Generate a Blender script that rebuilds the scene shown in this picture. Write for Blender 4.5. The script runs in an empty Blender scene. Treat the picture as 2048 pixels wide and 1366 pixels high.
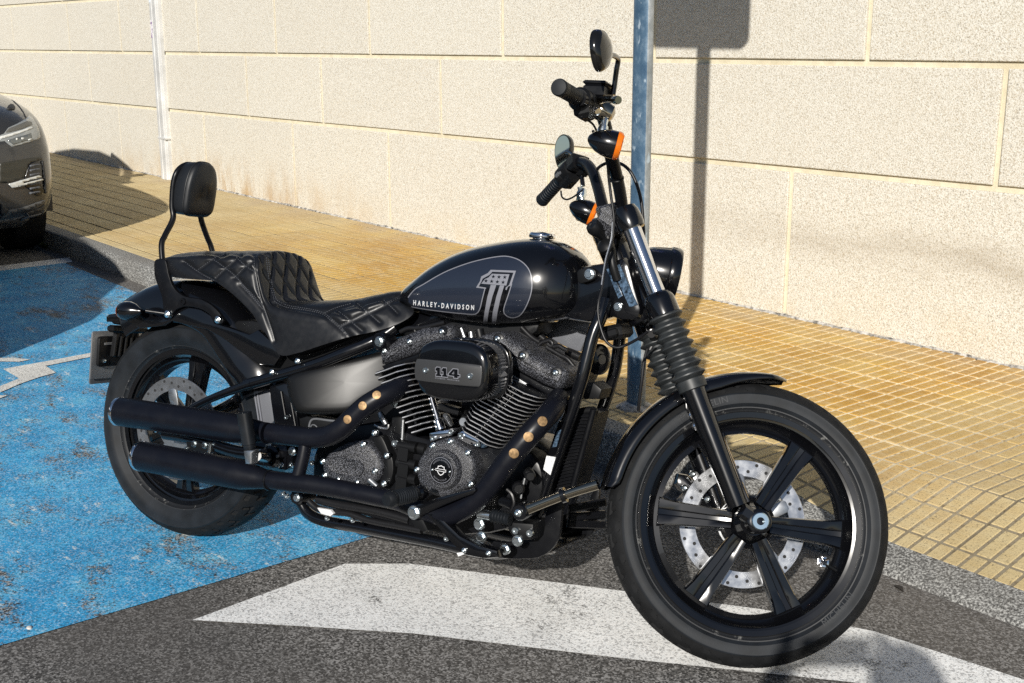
import bpy, bmesh, math, random
import numpy as np
from math import sin, cos, pi, radians, atan2, sqrt
from mathutils import Vector, Matrix
from mathutils.bvhtree import BVHTree
from mathutils.geometry import delaunay_2d_cdt

random.seed(7)
rng = np.random.default_rng(7)
SC = bpy.context.scene
COL = SC.collection

# ------------------------------------------------------------------ camera, world, sun, exposure
# World frame: x runs along the wall, y points from the road to the wall, z is up.
CAM_C = np.array([2.3775352, -2.5577839, 1.4412714])      # solved in the motorcycle's own ground frame
YAW, PITCH, ROLL, FPX = -0.47747604, 0.25267212, -0.00220259, 2494.9078
BIKE_YAW, LEAN, STEER = 0.41094167, 0.18802066, 0.54246650


def rx(a):
    return np.array([[1, 0, 0], [0, cos(a), -sin(a)], [0, sin(a), cos(a)]])


def rz(a):
    return np.array([[cos(a), -sin(a), 0], [sin(a), cos(a), 0], [0, 0, 1]])


def axrot(u, a):
    u = np.array(u, float) / np.linalg.norm(u)
    k = np.array([[0, -u[2], u[1]], [u[2], 0, -u[0]], [-u[1], u[0], 0]])
    return np.eye(3) + sin(a) * k + (1 - cos(a)) * k @ k


M0 = rz(BIKE_YAW)
_f = np.array([cos(PITCH) * sin(YAW), cos(PITCH) * cos(YAW), -sin(PITCH)])
_r = np.array([cos(YAW), -sin(YAW), 0])
_u = np.cross(_r, _f)
_r, _u = cos(ROLL) * _r + sin(ROLL) * _u, -sin(ROLL) * _r + cos(ROLL) * _u
CW = M0 @ CAM_C
FW, RT, UP = M0 @ _f, M0 @ _r, M0 @ _u

cd = bpy.data.cameras.new('camera')
cam = bpy.data.objects.new('camera', cd)
COL.objects.link(cam)
cam.matrix_world = Matrix(((RT[0], UP[0], -FW[0], CW[0]), (RT[1], UP[1], -FW[1], CW[1]), (RT[2], UP[2], -FW[2], CW[2]), (0, 0, 0, 1)))
cd.sensor_width = 36.0
cd.lens = 36.0 * FPX / 2048
cd.clip_start = 0.05
cd.clip_end = 500
SC.camera = cam

SUN = np.array([0.526, -0.718, 0.456])
SUN /= np.linalg.norm(SUN)
world = bpy.data.worlds.new('World')
SC.world = world
world.use_nodes = True
wn = world.node_tree
bg = wn.nodes['Background']
sky = wn.nodes.new('ShaderNodeTexSky')
sky.sky_type = 'NISHITA'
sky.sun_disc = False
sky.sun_elevation = math.asin(SUN[2])
sky.sun_rotation = atan2(SUN[0], SUN[1])
sky.air_density = 1.0
sky.dust_density = 0.6
sky.ozone_density = 1.6
wn.links.new(sky.outputs[0], bg.inputs[0])
bg.inputs[1].default_value = 0.062
ld = bpy.data.lights.new('sun', 'SUN')
ld.energy = 4.8
ld.angle = radians(0.53)
ld.color = (1.0, 0.955, 0.88)
sun = bpy.data.objects.new('sun', ld)
sun.rotation_euler = Vector(SUN).to_track_quat('Z', 'Y').to_euler()
sun.location = (0, 0, 12)
COL.objects.link(sun)
SC.view_settings.view_transform = 'Standard'
SC.view_settings.look = 'None'
SC.view_settings.gamma = 1.0
SC.view_settings.exposure = 0.25
SC.cycles.max_bounces = 8
SC.cycles.use_denoising = False

# ------------------------------------------------------------------ sight lines -> points on real planes
T0 = rx(-LEAN)
RAKE = radians(30)
G0 = np.array([1.63 + .157, 0, 0])
RS = axrot((-sin(RAKE), 0, cos(RAKE)), STEER)


def ray_w(x, y):
    return FW + RT * (x - 1024) / FPX - UP * (y - 683) / FPX


CB = T0.T @ CAM_C                     # camera in the leaning motorcycle's frame
CF = RS.T @ (CB - G0) + G0            # and in the steered fork's frame


def ray_b(x, y):
    return T0.T @ (M0.T @ ray_w(x, y))


def P(x, y, yy):
    """point of the motorcycle frame on the lengthwise plane y = yy"""
    d = ray_b(x, y)
    return CB + d * (yy - CB[1]) / d[1]


def PX(x, y, xx):
    d = ray_b(x, y)
    return CB + d * (xx - CB[0]) / d[0]


def F(x, y, yy):
    """same for the fork assembly, wheels straight ahead"""
    d = RS.T @ ray_b(x, y)
    return CF + d * (yy - CF[1]) / d[1]


def G(x, y, z=0.0):
    d = ray_w(x, y)
    return CW + d * (z - CW[2]) / d[2]


def WL(x, y, n=3.095):
    d = ray_w(x, y)
    return CW + d * (n - CW[1]) / d[1]


FR = dict(B=(150, 480, 4.018), C=(200, 750, 3.902), D=(560, 650, 4.407), E=(780, 430, 4.407), Fz=(1040, 40, 4.553),
          G=(1040, 260, 4.5525), H=(740, 640, 4.27), I=(1120, 460, 4.017), J=(560, 880, 2.926), K=(1180, 730, 2.148),
          L=(1020, 600, 2.627), N=(1250, 850, 3.416), Q=(300, 300, 4.269), S=(480, 480, 5.691), U=(1040, 960, 7.588),
          V=(360, 720, 6.21), X=(1000, 630, 8.033), Y=(780, 840, 5.69), Z=(1080, 140, 7.59), R=(0, 420, 3.415),
          CU=(0, 170, 10.508), CL=(0, 300, 6.83), px=(0, 0, 1.0))


def q(f, *pts):
    o = FR[f]
    return [(o[0] + a / o[2], o[1] + b / o[2]) for a, b in pts]


def QP(f, yy, *pts):
    """photo points of crop f, taken on the plane y = yy of the motorcycle"""
    return [P(a, b, yy) for a, b in q(f, *pts)]


def QF(f, yy, *pts):
    return [F(a, b, yy) for a, b in q(f, *pts)]


def steer(v):
    return (np.asarray(v) - G0) @ RS.T + G0


# ------------------------------------------------------------------ materials
def new_mat(name):
    m = bpy.data.materials.new(name)
    m.use_nodes = True
    n = m.node_tree
    b = n.nodes['Principled BSDF']
    return m, n, b


def mat(name, col, rough=.5, metal=0., coat=0., spec=.5, bump=None, var=None, trans=0., ior=1.5, emit=None, rvar=None):
    """bump=(scale, strength, distance) fine relief; var=(scale, amount) colour wear; rvar=(scale, amount) gloss wear"""
    m, n, b = new_mat(name)
    b.inputs['Base Color'].default_value = (*col, 1)
    b.inputs['Roughness'].default_value = rough
    b.inputs['Metallic'].default_value = metal
    b.inputs['Coat Weight'].default_value = coat
    b.inputs['Coat Roughness'].default_value = .03
    b.inputs['Coat IOR'].default_value = 1.38
    b.inputs['Specular IOR Level'].default_value = spec
    b.inputs['Transmission Weight'].default_value = trans
    b.inputs['IOR'].default_value = ior
    tc = n.nodes.new('ShaderNodeTexCoord')
    if bump:
        t = n.nodes.new('ShaderNodeTexNoise')
        t.inputs['Scale'].default_value = bump[0]
        t.inputs['Detail'].default_value = 3
        n.links.new(tc.outputs['Object'], t.inputs['Vector'])
        bp = n.nodes.new('ShaderNodeBump')
        bp.inputs['Strength'].default_value = bump[1]
        bp.inputs['Distance'].default_value = bump[2]
        n.links.new(t.outputs['Fac'], bp.inputs['Height'])
        n.links.new(bp.outputs['Normal'], b.inputs['Normal'])
    if var:
        t = n.nodes.new('ShaderNodeTexNoise')
        t.inputs['Scale'].default_value = var[0]
        t.inputs['Detail'].default_value = 5
        n.links.new(tc.outputs['Object'], t.inputs['Vector'])
        r = n.nodes.new('ShaderNodeValToRGB')
        r.color_ramp.elements[0].position = .3
        r.color_ramp.elements[1].position = .72
        k = var[1]
        r.color_ramp.elements[0].color = (*[c * (1 - k) for c in col], 1)
        r.color_ramp.elements[1].color = (*[min(1, c * (1 + k)) for c in col], 1)
        n.links.new(t.outputs['Fac'], r.inputs['Fac'])
        n.links.new(r.outputs['Color'], b.inputs['Base Color'])
    if rvar:
        t = n.nodes.new('ShaderNodeTexNoise')
        t.inputs['Scale'].default_value = rvar[0]
        t.inputs['Detail'].default_value = 4
        n.links.new(tc.outputs['Object'], t.inputs['Vector'])
        mr = n.nodes.new('ShaderNodeMapRange')
        mr.inputs['From Min'].default_value = .3
        mr.inputs['From Max'].default_value = .7
        mr.inputs['To Min'].default_value = max(.02, rough - rvar[1])
        mr.inputs['To Max'].default_value = rough + rvar[1]
        n.links.new(t.outputs['Fac'], mr.inputs['Value'])
        n.links.new(mr.outputs['Result'], b.inputs['Roughness'])
    return m


def wrinkle_mat():
    m, n, b = new_mat('wrinkle_black')
    tc = n.nodes.new('ShaderNodeTexCoord')
    t = n.nodes.new('ShaderNodeTexNoise')
    t.inputs['Scale'].default_value = 480
    t.inputs['Detail'].default_value = 3
    n.links.new(tc.outputs['Object'], t.inputs['Vector'])
    r = n.nodes.new('ShaderNodeValToRGB')
    r.color_ramp.elements[0].position = .50
    r.color_ramp.elements[0].color = (.006, .006, .007, 1)
    r.color_ramp.elements[1].position = .62
    r.color_ramp.elements[1].color = (.125, .13, .15, 1)
    n.links.new(t.outputs['Fac'], r.inputs['Fac'])
    n.links.new(r.outputs['Color'], b.inputs['Base Color'])
    b.inputs['Roughness'].default_value = .34
    bp = n.nodes.new('ShaderNodeBump')
    bp.inputs['Strength'].default_value = .9
    bp.inputs['Distance'].default_value = .0016
    n.links.new(t.outputs['Fac'], bp.inputs['Height'])
    n.links.new(bp.outputs['Normal'], b.inputs['Normal'])
    return m


MT = dict(
    gloss=mat('gloss_black_paint', (.0025, .0027, .0036), .20, coat=1., spec=.35, rvar=(9, .03)),
    satin=mat('satin_black', (.0040, .0043, .0055), .33, spec=.24, rvar=(40, .07)),
    exhaust=mat('exhaust_black', (.0040, .0046, .0078), .37, spec=.26, bump=(900, .12, .0004), rvar=(24, .08)),
    frame=mat('frame_black', (.003, .0033, .0045), .20, coat=.8, spec=.35, rvar=(30, .05)),
    plastic=mat('black_plastic', (.0055, .0058, .0066), .42, spec=.24, bump=(700, .15, .0004)),
    rubber=mat('rubber', (.0075, .0092, .0118), .50, spec=.30, bump=(260, .10, .0006), var=(22, .45)),
    boot=mat('boot_rubber', (.022, .025, .027), .46, spec=.4, var=(30, .45), bump=(180, .12, .0006)),
    tread=mat('tread_rubber', (.0070, .0074, .0082), .72, spec=.22, var=(26, .4), bump=(300, .2, .0006)),
    leather=mat('seat_leather', (.0062, .0068, .0085), .37, spec=.40, bump=(420, .16, .0005), rvar=(60, .06)),
    vinyl=mat('pad_vinyl', (.0075, .0088, .0110), .46, spec=.35, bump=(600, .16, .0004)),
    thread=mat('seat_thread', (.055, .06, .072), .7),
    wrinkle=wrinkle_mat(),
    chrome=mat('chrome', (.80, .80, .82), .06, 1.),
    steel=mat('disc_steel', (.44, .45, .47), .27, .9, rvar=(50, .07)),
    zinc=mat('zinc_bolt', (.72, .78, .80), .24, 1.),
    alu=mat('cast_aluminium', (.46, .47, .48), .38, 1., var=(60, .2)),
    fin=mat('fin_edge', (.72, .72, .74), .34, .85),
    grey=mat('grey_plastic', (.10, .105, .115), .5, var=(20, .15)),
    shock=mat('splash_guard_grey', (.12, .125, .14), .35, coat=.2),
    dchrome=mat('black_chrome', (.34, .30, .23), .10, 1.),
    cover=mat('side_cover_satin', (.0045, .0047, .0052), .38, spec=.32),
    tag2=mat('washer_zinc', (.45, .58, .66), .26, 1.),
    denim=mat('tank_panel_denim', (.0135, .0175, .0290), .22, coat=1., rvar=(18, .04)),
    silver=mat('silver_print', (.17, .175, .20), .32, coat=.5),
    white=mat('white_print', (.62, .63, .65), .4),
    ink=mat('black_print', (.004, .004, .005), .16, coat=.5),
    band=mat('air_cleaner_band', (.045, .046, .048), .36, .35),
    copper=mat('bare_header', (.27, .17, .08), .52, .5, var=(150, .45)),
    amber=mat('amber_lens', (.95, .22, .01), .12, trans=.35, coat=.5),
    mirror=mat('mirror_glass', (.86, .87, .88), .02, 1.),
    glass=mat('lamp_glass', (.95, .96, .97), .02, trans=.9, ior=1.3),
    sticker=mat('data_sticker', (.10, .16, .24), .25, .6, var=(170, .9)),
    tag=mat('paper_tag', (.62, .63, .64), .6, var=(400, .35)),
    cable=mat('cable_black', (.007, .007, .008), .38, spec=.35),
    braid=mat('braided_line', (.35, .36, .38), .35, .9, var=(600, .5)),
    plate=mat('plate_back', (.26, .265, .275), .42, .55, var=(14, .15)),
)


# ------------------------------------------------------------------ mesh helpers
class MB:
    def __init__(s):
        s.v, s.f, s.mi = [], [], []

    def add(s, v, f, mi=0):
        o = len(s.v)
        s.v.extend([tuple(map(float, a)) for a in v])
        s.f.extend([tuple(i + o for i in a) for a in f])
        s.mi.extend([mi] * len(f))
        return s

    def mesh(s, name, mats, steered=False, ang=38):
        v = np.array(s.v)
        if steered:
            v = steer(v)
        me = bpy.data.meshes.new(name)
        me.from_pydata(v.tolist(), [], s.f)
        for m in (mats if isinstance(mats, (list, tuple)) else [mats]):
            me.materials.append(m)
        if any(s.mi):
            me.polygons.foreach_set('material_index', s.mi)
        bm = bmesh.new()
        bm.from_mesh(me)
        bmesh.ops.recalc_face_normals(bm, faces=bm.faces)
        bm.to_mesh(me)
        bm.free()
        me.polygons.foreach_set('use_smooth', [True] * len(me.polygons))
        me.set_sharp_from_angle(angle=radians(ang))
        return me

    def build(s, name, mats, parent=None, steered=False, ang=38):
        o = bpy.data.objects.new(name, s.mesh(name, mats, steered, ang))
        COL.objects.link(o)
        if parent:
            o.parent = parent
        return o


def link(me, name, parent=None, loc=(0, 0, 0)):
    o = bpy.data.objects.new(name, me)
    COL.objects.link(o)
    o.location = loc
    if parent:
        o.parent = parent
    return o


def thing(name, label, cat, loc=(0, 0, 0), group=None):
    o = bpy.data.objects.new(name, None)
    o.empty_display_size = .1
    COL.objects.link(o)
    o.location = loc
    o['label'] = label
    o['category'] = cat
    if group:
        o['group'] = group
    return o


def tag(o, label, cat, group=None):
    o['label'] = label
    o['category'] = cat
    if group:
        o['group'] = group
    return o


def spline(pts, n=6, closed=False):
    pts = [np.array(a, float) for a in pts]
    if len(pts) < 3:
        return pts
    out = []
    m = len(pts)
    rngk = range(m if closed else m - 1)
    for i in rngk:
        if closed:
            a, b, c, d = pts[i - 1], pts[i], pts[(i + 1) % m], pts[(i + 2) % m]
        else:
            a, b, c, d = pts[max(i - 1, 0)], pts[i], pts[i + 1], pts[min(i + 2, m - 1)]
        for k in range(n):
            t = k / n
            out.append(.5 * ((2 * b) + (c - a) * t + (2 * a - 5 * b + 4 * c - d) * t * t + (3 * b - a - 3 * c + d) * t ** 3))
    if not closed:
        out.append(pts[-1])
    return out


def tube(mb, pts, r, n=14, smooth=5, cap=True, mi=0, squash=None):
    """round bar along pts; r a number or one radius per point"""
    pts = [np.array(a, float) for a in pts]
    rr = np.full(len(pts), r) if np.isscalar(r) else np.array(r, float)
    if smooth and len(pts) > 2:
        pr = [np.append(a, b) for a, b in zip(pts, rr)]
        pr = spline(pr, smooth)
        pts = [a[:3] for a in pr]
        rr = np.array([a[3] for a in pr])
    m = len(pts)
    tg = []
    for i in range(m):
        t = pts[min(i + 1, m - 1)] - pts[max(i - 1, 0)]
        tg.append(t / (np.linalg.norm(t) + 1e-12))
    up = np.array([0, 1., 0]) if abs(tg[0][1]) < .9 else np.array([1., 0, 0])
    a = np.cross(tg[0], up)
    a /= np.linalg.norm(a)
    v, f = [], []
    for i in range(m):
        a = a - tg[i] * (a @ tg[i])
        a /= np.linalg.norm(a)
        b = np.cross(tg[i], a)
        for k in range(n):
            th = 2 * pi * k / n
            v.append(pts[i] + rr[i] * (cos(th) * a + sin(th) * b))
    for i in range(m - 1):
        for k in range(n):
            k2 = (k + 1) % n
            f.append((i * n + k, i * n + k2, (i + 1) * n + k2, (i + 1) * n + k))
    if cap:
        f.append(tuple(range(n - 1, -1, -1)))
        f.append(tuple((m - 1) * n + k for k in range(n)))
    mb.add(v, f, mi)
    return mb


def frame_of(ax):
    ax = np.array(ax, float)
    ax /= np.linalg.norm(ax)
    up = np.array([0, 0, 1.]) if abs(ax[2]) < .9 else np.array([1., 0, 0])
    a = np.cross(up, ax)
    a /= np.linalg.norm(a)
    return ax, a, np.cross(ax, a)


def lathe(mb, o, ax, prof, n=32, mi=0, closed=False):
    """prof: list of (distance along the axis, radius)"""
    ax, a, b = frame_of(ax)
    o = np.array(o, float)
    v, f = [], []
    m = len(prof)
    for (d, r) in prof:
        r = max(r, 1e-5)
        for k in range(n):
            th = 2 * pi * k / n
            v.append(o + ax * d + r * (cos(th) * a + sin(th) * b))
    for i in range(m if closed else m - 1):
        j = (i + 1) % m
        for k in range(n):
            k2 = (k + 1) % n
            f.append((i * n + k, i * n + k2, j * n + k2, j * n + k))
    if not closed:
        f.append(tuple(range(n - 1, -1, -1)))
        f.append(tuple((m - 1) * n + k for k in range(n)))
    mb.add(v, f, mi)
    return mb


def inset(poly, d):
    """move a closed 2D outline inwards by d"""
    p = np.array(poly, float)
    m = len(p)
    ar = .5 * sum(p[i][0] * p[(i + 1) % m][1] - p[(i + 1) % m][0] * p[i][1] for i in range(m))
    sg = 1 if ar > 0 else -1
    out = []
    for i in range(m):
        e1 = p[i] - p[i - 1]
        e2 = p[(i + 1) % m] - p[i]
        e1 /= np.linalg.norm(e1) + 1e-12
        e2 /= np.linalg.norm(e2) + 1e-12
        n1 = np.array([-e1[1], e1[0]]) * sg
        n2 = np.array([-e2[1], e2[0]]) * sg
        nn = n1 + n2
        l = np.linalg.norm(nn)
        nn = n1 if l < 1e-6 else nn / l
        k = max(.45, nn @ n1)
        out.append(p[i] + nn * d / k)
    return np.array(out)


def rnd(poly, it=2):
    """round the corners of a closed outline (corner cutting)"""
    p = [np.array(a, float) for a in poly]
    for _ in range(it):
        o = []
        for i in range(len(p)):
            a, b = p[i], p[(i + 1) % len(p)]
            o += [a * .8 + b * .2, a * .2 + b * .8]
        p = o
    return p


def prism(mb, pts, y0, y1, bev=.002, axis=1, mi=0, prof=None, both=False):
    """outline pts (3D, their coordinate along `axis` ignored) from y0 (the seen face) to y1.
    prof: list of (inset, depth behind y0) from the middle of the face to its rim"""
    ids = [i for i in range(3) if i != axis]
    p = np.array([[a[ids[0]], a[ids[1]]] for a in pts], float)
    sg = 1 if y1 > y0 else -1
    if prof is None:
        prof = [(bev, 0), (bev * .3, bev * .3), (0, bev)] if bev > 0 else [(0, 0)]
    rings = [(inset(p, ins) if ins else p, y0 + sg * dy) for ins, dy in prof]
    if both and bev > 0:
        rings += [(p, y1 - sg * bev), (inset(p, bev * .3), y1 - sg * bev * .3), (inset(p, bev), y1)]
    else:
        rings += [(p, y1)]
    v, f = [], []
    m = len(p)
    for (r, y) in rings:
        for a in r:
            w = [0, 0, 0]
            w[ids[0]], w[ids[1]], w[axis] = a[0], a[1], y
            v.append(w)
    for i in range(len(rings) - 1):
        for k in range(m):
            k2 = (k + 1) % m
            f.append((i * m + k, i * m + k2, (i + 1) * m + k2, (i + 1) * m + k))
    f.append(tuple(range(m - 1, -1, -1)))
    f.append(tuple((len(rings) - 1) * m + k for k in range(m)))
    mb.add(v, f, mi)
    return mb


def dome(mb, pts, y0, y1, prof, mi=0):
    """like prism, but the face swells: prof = (scale about the middle, depth behind y0), middle first"""
    p = np.array([[a[0], a[2]] for a in pts], float)
    c = p.mean(0)
    sg = 1 if y1 > y0 else -1
    rings = [[(w[0], y0 + sg * dy, w[1]) for w in c + (p - c) * k] for k, dy in prof] + [[(w[0], y1, w[1]) for w in p]]
    return loft(mb, rings, mi=mi)


def loft(mb, rings, closed=True, caps=True, mi=0):
    n = len(rings[0])
    v = [a for r in rings for a in r]
    f = []
    for i in range(len(rings) - 1):
        for k in range(n if closed else n - 1):
            k2 = (k + 1) % n
            f.append((i * n + k, i * n + k2, (i + 1) * n + k2, (i + 1) * n + k))
    if caps:
        f.append(tuple(range(n - 1, -1, -1)))
        f.append(tuple((len(rings) - 1) * n + k for k in range(n)))
    mb.add(v, f, mi)
    return mb


def box(mb, c, s, R=None, bev=.0, mi=0):
    c = np.array(c, float)
    h = np.array(s, float) / 2
    pts = [(-h[0], -h[1]), (h[0], -h[1]), (h[0], h[1]), (-h[0], h[1])]
    t = MB()
    b = min(bev, min(h) * .8)
    rings = [(inset(pts, b), -h[2]), (pts, -h[2] + b), (pts, h[2] - b), (inset(pts, b), h[2])] if b > 0 else [(pts, -h[2]), (pts, h[2])]
    loft(t, [[(a[0], a[1], z) for a in r] for r, z in rings])
    v = np.array(t.v)
    if R is not None:
        v = v @ np.array(R).T
    mb.add(v + c, t.f, mi)
    return mb


def basis(ex, ez):
    """rotation whose columns are ex, ey, ez (ex kept, ez made square to it)"""
    ex = np.array(ex, float)
    ex /= np.linalg.norm(ex)
    ez = np.array(ez, float)
    ez = ez - ex * (ez @ ex)
    ez /= np.linalg.norm(ez)
    return np.stack([ex, np.cross(ez, ex), ez], 1)


def bar(mb, a, b, w, h, up=(0, 1, 0), bev=.002, mi=0):
    a, b = np.array(a, float), np.array(b, float)
    d = b - a
    return box(mb, (a + b) / 2, (np.linalg.norm(d), w, h), basis(d, up), bev, mi)


# bolts share three meshes
def _bolt(kind):
    mb = MB()
    if kind == 'hex':
        lathe(mb, (0, 0, 0), (0, -1, 0), [(-.6, 1.25), (.05, 1.25), (.12, 1.18)], 16)
        lathe(mb, (0, 0, 0), (0, -1, 0), [(.1, .92), (.62, .92), (.75, .78)], 6)
    elif kind == 'dome':
        lathe(mb, (0, 0, 0), (0, -1, 0), [(-.6, 1), (.25, 1), (.55, .85), (.75, .5), (.8, .42), (.45, .38)], 16)
    else:
        lathe(mb, (0, 0, 0), (0, -1, 0), [(-.6, 1), (.35, 1), (.5, .9), (.5, .45), (.2, .42)], 16)
    return mb.mesh('bolt_' + kind, MT['zinc'], ang=30)


BOLT = {k: _bolt(k) for k in ('hex', 'dome', 'cap')}


def bolt(p, r, parent, kind='dome', m=None, steered=False):
    me = BOLT[kind]
    o = link(me, 'bolt', parent)
    p = np.array(p, float)
    if steered:
        p = steer(p)
        o.rotation_euler = Matrix(RS.tolist()).to_euler()
    o.location = p
    o.scale = (r, r, r)
    if m:
        o.material_slots[0].link = 'OBJECT'
        o.material_slots[0].material = m
    return o


def bolts(f, yy, r, parent, pts, kind='dome'):
    for a in QP(f, yy, *pts):
        bolt(a, r, parent, kind)


# flat print wrapped on a surface: the outline is cut into small faces and laid on along the sight line
def cut(outline, step):
    o = [Vector((float(a[0]), float(a[1]))) for a in outline]
    dense = []
    for i in range(len(o)):
        a, b = o[i], o[(i + 1) % len(o)]
        k = max(1, int((b - a).length / step))
        dense += [a.lerp(b, j / k) for j in range(k)]
    nb = len(dense)
    xs = [a.x for a in dense]
    ys = [a.y for a in dense]
    pts = list(dense)
    x = min(xs) + step / 2
    while x < max(xs):
        y = min(ys) + step / 2
        while y < max(ys):
            pts.append(Vector((x, y)))
            y += step
        x += step
    vs, es, fs, *_ = delaunay_2d_cdt(pts, [(i, (i + 1) % nb) for i in range(nb)], [list(range(nb))], 1, 1e-4)
    return [(a.x, a.y) for a in vs], [tuple(f) for f in fs]


def hit(bvh, orig, d, lift):
    d = Vector(d).normalized()
    loc, nor, _, _ = bvh.ray_cast(Vector(orig), d)
    if loc is None:
        return None
    if nor.dot(d) > 0:
        nor = -nor
    return loc + nor * lift


def decal(mb, outline, bvh, lift, step=6., orig=None, rayf=None, mi=0):
    orig = CB if orig is None else orig
    rayf = rayf or ray_b
    v2, f = cut(outline, step)
    return decal_vf(mb, v2, f, bvh, lift, orig, rayf, mi)


def decal_vf(mb, v2, f, bvh, lift, orig=None, rayf=None, mi=0):
    orig = CB if orig is None else orig
    rayf = rayf or ray_b
    v3 = [hit(bvh, orig, rayf(*a), lift) for a in v2]
    keep = [i for i, a in enumerate(v3) if a is not None]
    mp = {i: k for k, i in enumerate(keep)}
    ff = [tuple(mp[i] for i in a) for a in f if all(i in mp for i in a)]
    mb.add([v3[i] for i in keep], ff, mi)
    return mb


def ribbon(line, w, closed=False):
    """flat strip of width w along a 2D line"""
    p = [np.array(a[:2], float) for a in line]
    m = len(p)
    v, f = [], []
    for i in range(m):
        t = (p[(i + 1) % m] - p[i - 1]) if closed else (p[min(i + 1, m - 1)] - p[max(i - 1, 0)])
        t /= np.linalg.norm(t) + 1e-12
        nn = np.array([-t[1], t[0]])
        v += [tuple(p[i] + nn * w / 2), tuple(p[i] - nn * w / 2)]
    for i in range(m if closed else m - 1):
        j = (i + 1) % m
        f.append((2 * i, 2 * i + 1, 2 * j + 1, 2 * j))
    return v, f


def text2d(s, size=1., bold=0., spacing=1., res=3):
    c = bpy.data.curves.new('lettering', 'FONT')
    c.body = s
    c.size = size
    c.offset = bold
    c.space_character = spacing
    c.resolution_u = res
    c.fill_mode = 'FRONT'
    o = bpy.data.objects.new('lettering', c)
    COL.objects.link(o)
    bpy.context.view_layer.update()
    me = o.evaluated_get(bpy.context.evaluated_depsgraph_get()).to_mesh()
    v = [(a.co.x, a.co.y) for a in me.vertices]
    f = [tuple(p.vertices) for p in me.polygons]
    o.to_mesh_clear()
    bpy.data.objects.remove(o)
    bpy.data.curves.remove(c)
    return v, f


def bvh_of(o):
    me = o.data
    return BVHTree.FromPolygons([v.co[:] for v in me.vertices], [tuple(p.vertices) for p in me.polygons])

# ================================================================== THE SETTING
class NT:
    """small helper to write node materials"""
    def __init__(s, name):
        s.m, s.n, s.b = new_mat(name)
        s.pos = s.n.nodes.new('ShaderNodeNewGeometry').outputs['Position']
        s.sep = None

    def noise(s, scale, detail=4, rough=.55, vec=None, dim='3D'):
        t = s.n.nodes.new('ShaderNodeTexNoise')
        t.inputs['Scale'].default_value = scale
        t.inputs['Detail'].default_value = detail
        t.inputs['Roughness'].default_value = rough
        s.n.links.new(vec or s.pos, t.inputs['Vector'])
        return t.outputs['Fac']

    def cells(s, scale):
        x = s.n.nodes.new('ShaderNodeSeparateColor')
        s.n.links.new(s.voro(scale, 'Color'), x.inputs[0])
        return x.outputs[0]

    def voro(s, scale, out='Distance', vec=None, feature='F1'):
        t = s.n.nodes.new('ShaderNodeTexVoronoi')
        t.feature = feature
        t.inputs['Scale'].default_value = scale
        s.n.links.new(vec or s.pos, t.inputs['Vector'])
        return t.outputs[out]

    def ramp(s, fac, *stops):
        r = s.n.nodes.new('ShaderNodeValToRGB')
        e = r.color_ramp.elements
        while len(e) < len(stops):
            e.new(.5)
        for k, (p, c) in enumerate(stops):
            e[k].position = p
            c = (c, c, c) if np.isscalar(c) else c
            e[k].color = (*c, 1)
        s.n.links.new(fac, r.inputs['Fac'])
        return r.outputs['Color']

    def mix(s, fac, a, b, mode='MIX'):
        x = s.n.nodes.new('ShaderNodeMix')
        x.data_type = 'RGBA'
        x.blend_type = mode
        for sock, val in ((x.inputs[0], fac), (x.inputs[6], a), (x.inputs[7], b)):
            if isinstance(val, bpy.types.NodeSocket):
                s.n.links.new(val, sock)
            elif np.isscalar(val):
                sock.default_value = val
            else:
                sock.default_value = (*val, 1)
        return x.outputs[2]

    def math(s, op, a, b=None, clamp=False):
        x = s.n.nodes.new('ShaderNodeMath')
        x.operation = op
        x.use_clamp = clamp
        for k, val in enumerate((a, b)):
            if val is None:
                continue
            if isinstance(val, bpy.types.NodeSocket):
                s.n.links.new(val, x.inputs[k])
            else:
                x.inputs[k].default_value = val
        return x.outputs[0]

    def axis(s, k):
        if s.sep is None:
            s.sep = s.n.nodes.new('ShaderNodeSeparateXYZ')
            s.n.links.new(s.pos, s.sep.inputs[0])
        return s.sep.outputs[k]

    def band(s, k, c, w):
        """1 at coordinate c, falling to 0 at distance w"""
        d = s.math('ABSOLUTE', s.math('SUBTRACT', s.axis(k), c))
        return s.math('SUBTRACT', 1.0, s.math('DIVIDE', d, w), clamp=True)

    def step(s, k, a, b):
        """0 below a, 1 above b along axis k"""
        return s.math('DIVIDE', s.math('SUBTRACT', s.axis(k), a), b - a, clamp=True)

    def rand(s):
        return s.n.nodes.new('ShaderNodeObjectInfo').outputs['Random']

    def stretch(s, v):
        x = s.n.nodes.new('ShaderNodeVectorMath')
        x.operation = 'MULTIPLY'
        s.n.links.new(s.pos, x.inputs[0])
        x.inputs[1].default_value = v
        return x.outputs[0]

    def done(s, col, rough=.8, bump=None, dist=.003, strength=.6):
        if isinstance(col, bpy.types.NodeSocket):
            s.n.links.new(col, s.b.inputs['Base Color'])
        if isinstance(rough, bpy.types.NodeSocket):
            s.n.links.new(rough, s.b.inputs['Roughness'])
        else:
            s.b.inputs['Roughness'].default_value = rough
        if bump is not None:
            bp = s.n.nodes.new('ShaderNodeBump')
            bp.inputs['Strength'].default_value = strength
            bp.inputs['Distance'].default_value = dist
            s.n.links.new(bump, bp.inputs['Height'])
            s.n.links.new(bp.outputs['Normal'], s.b.inputs['Normal'])
        return s.m


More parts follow.
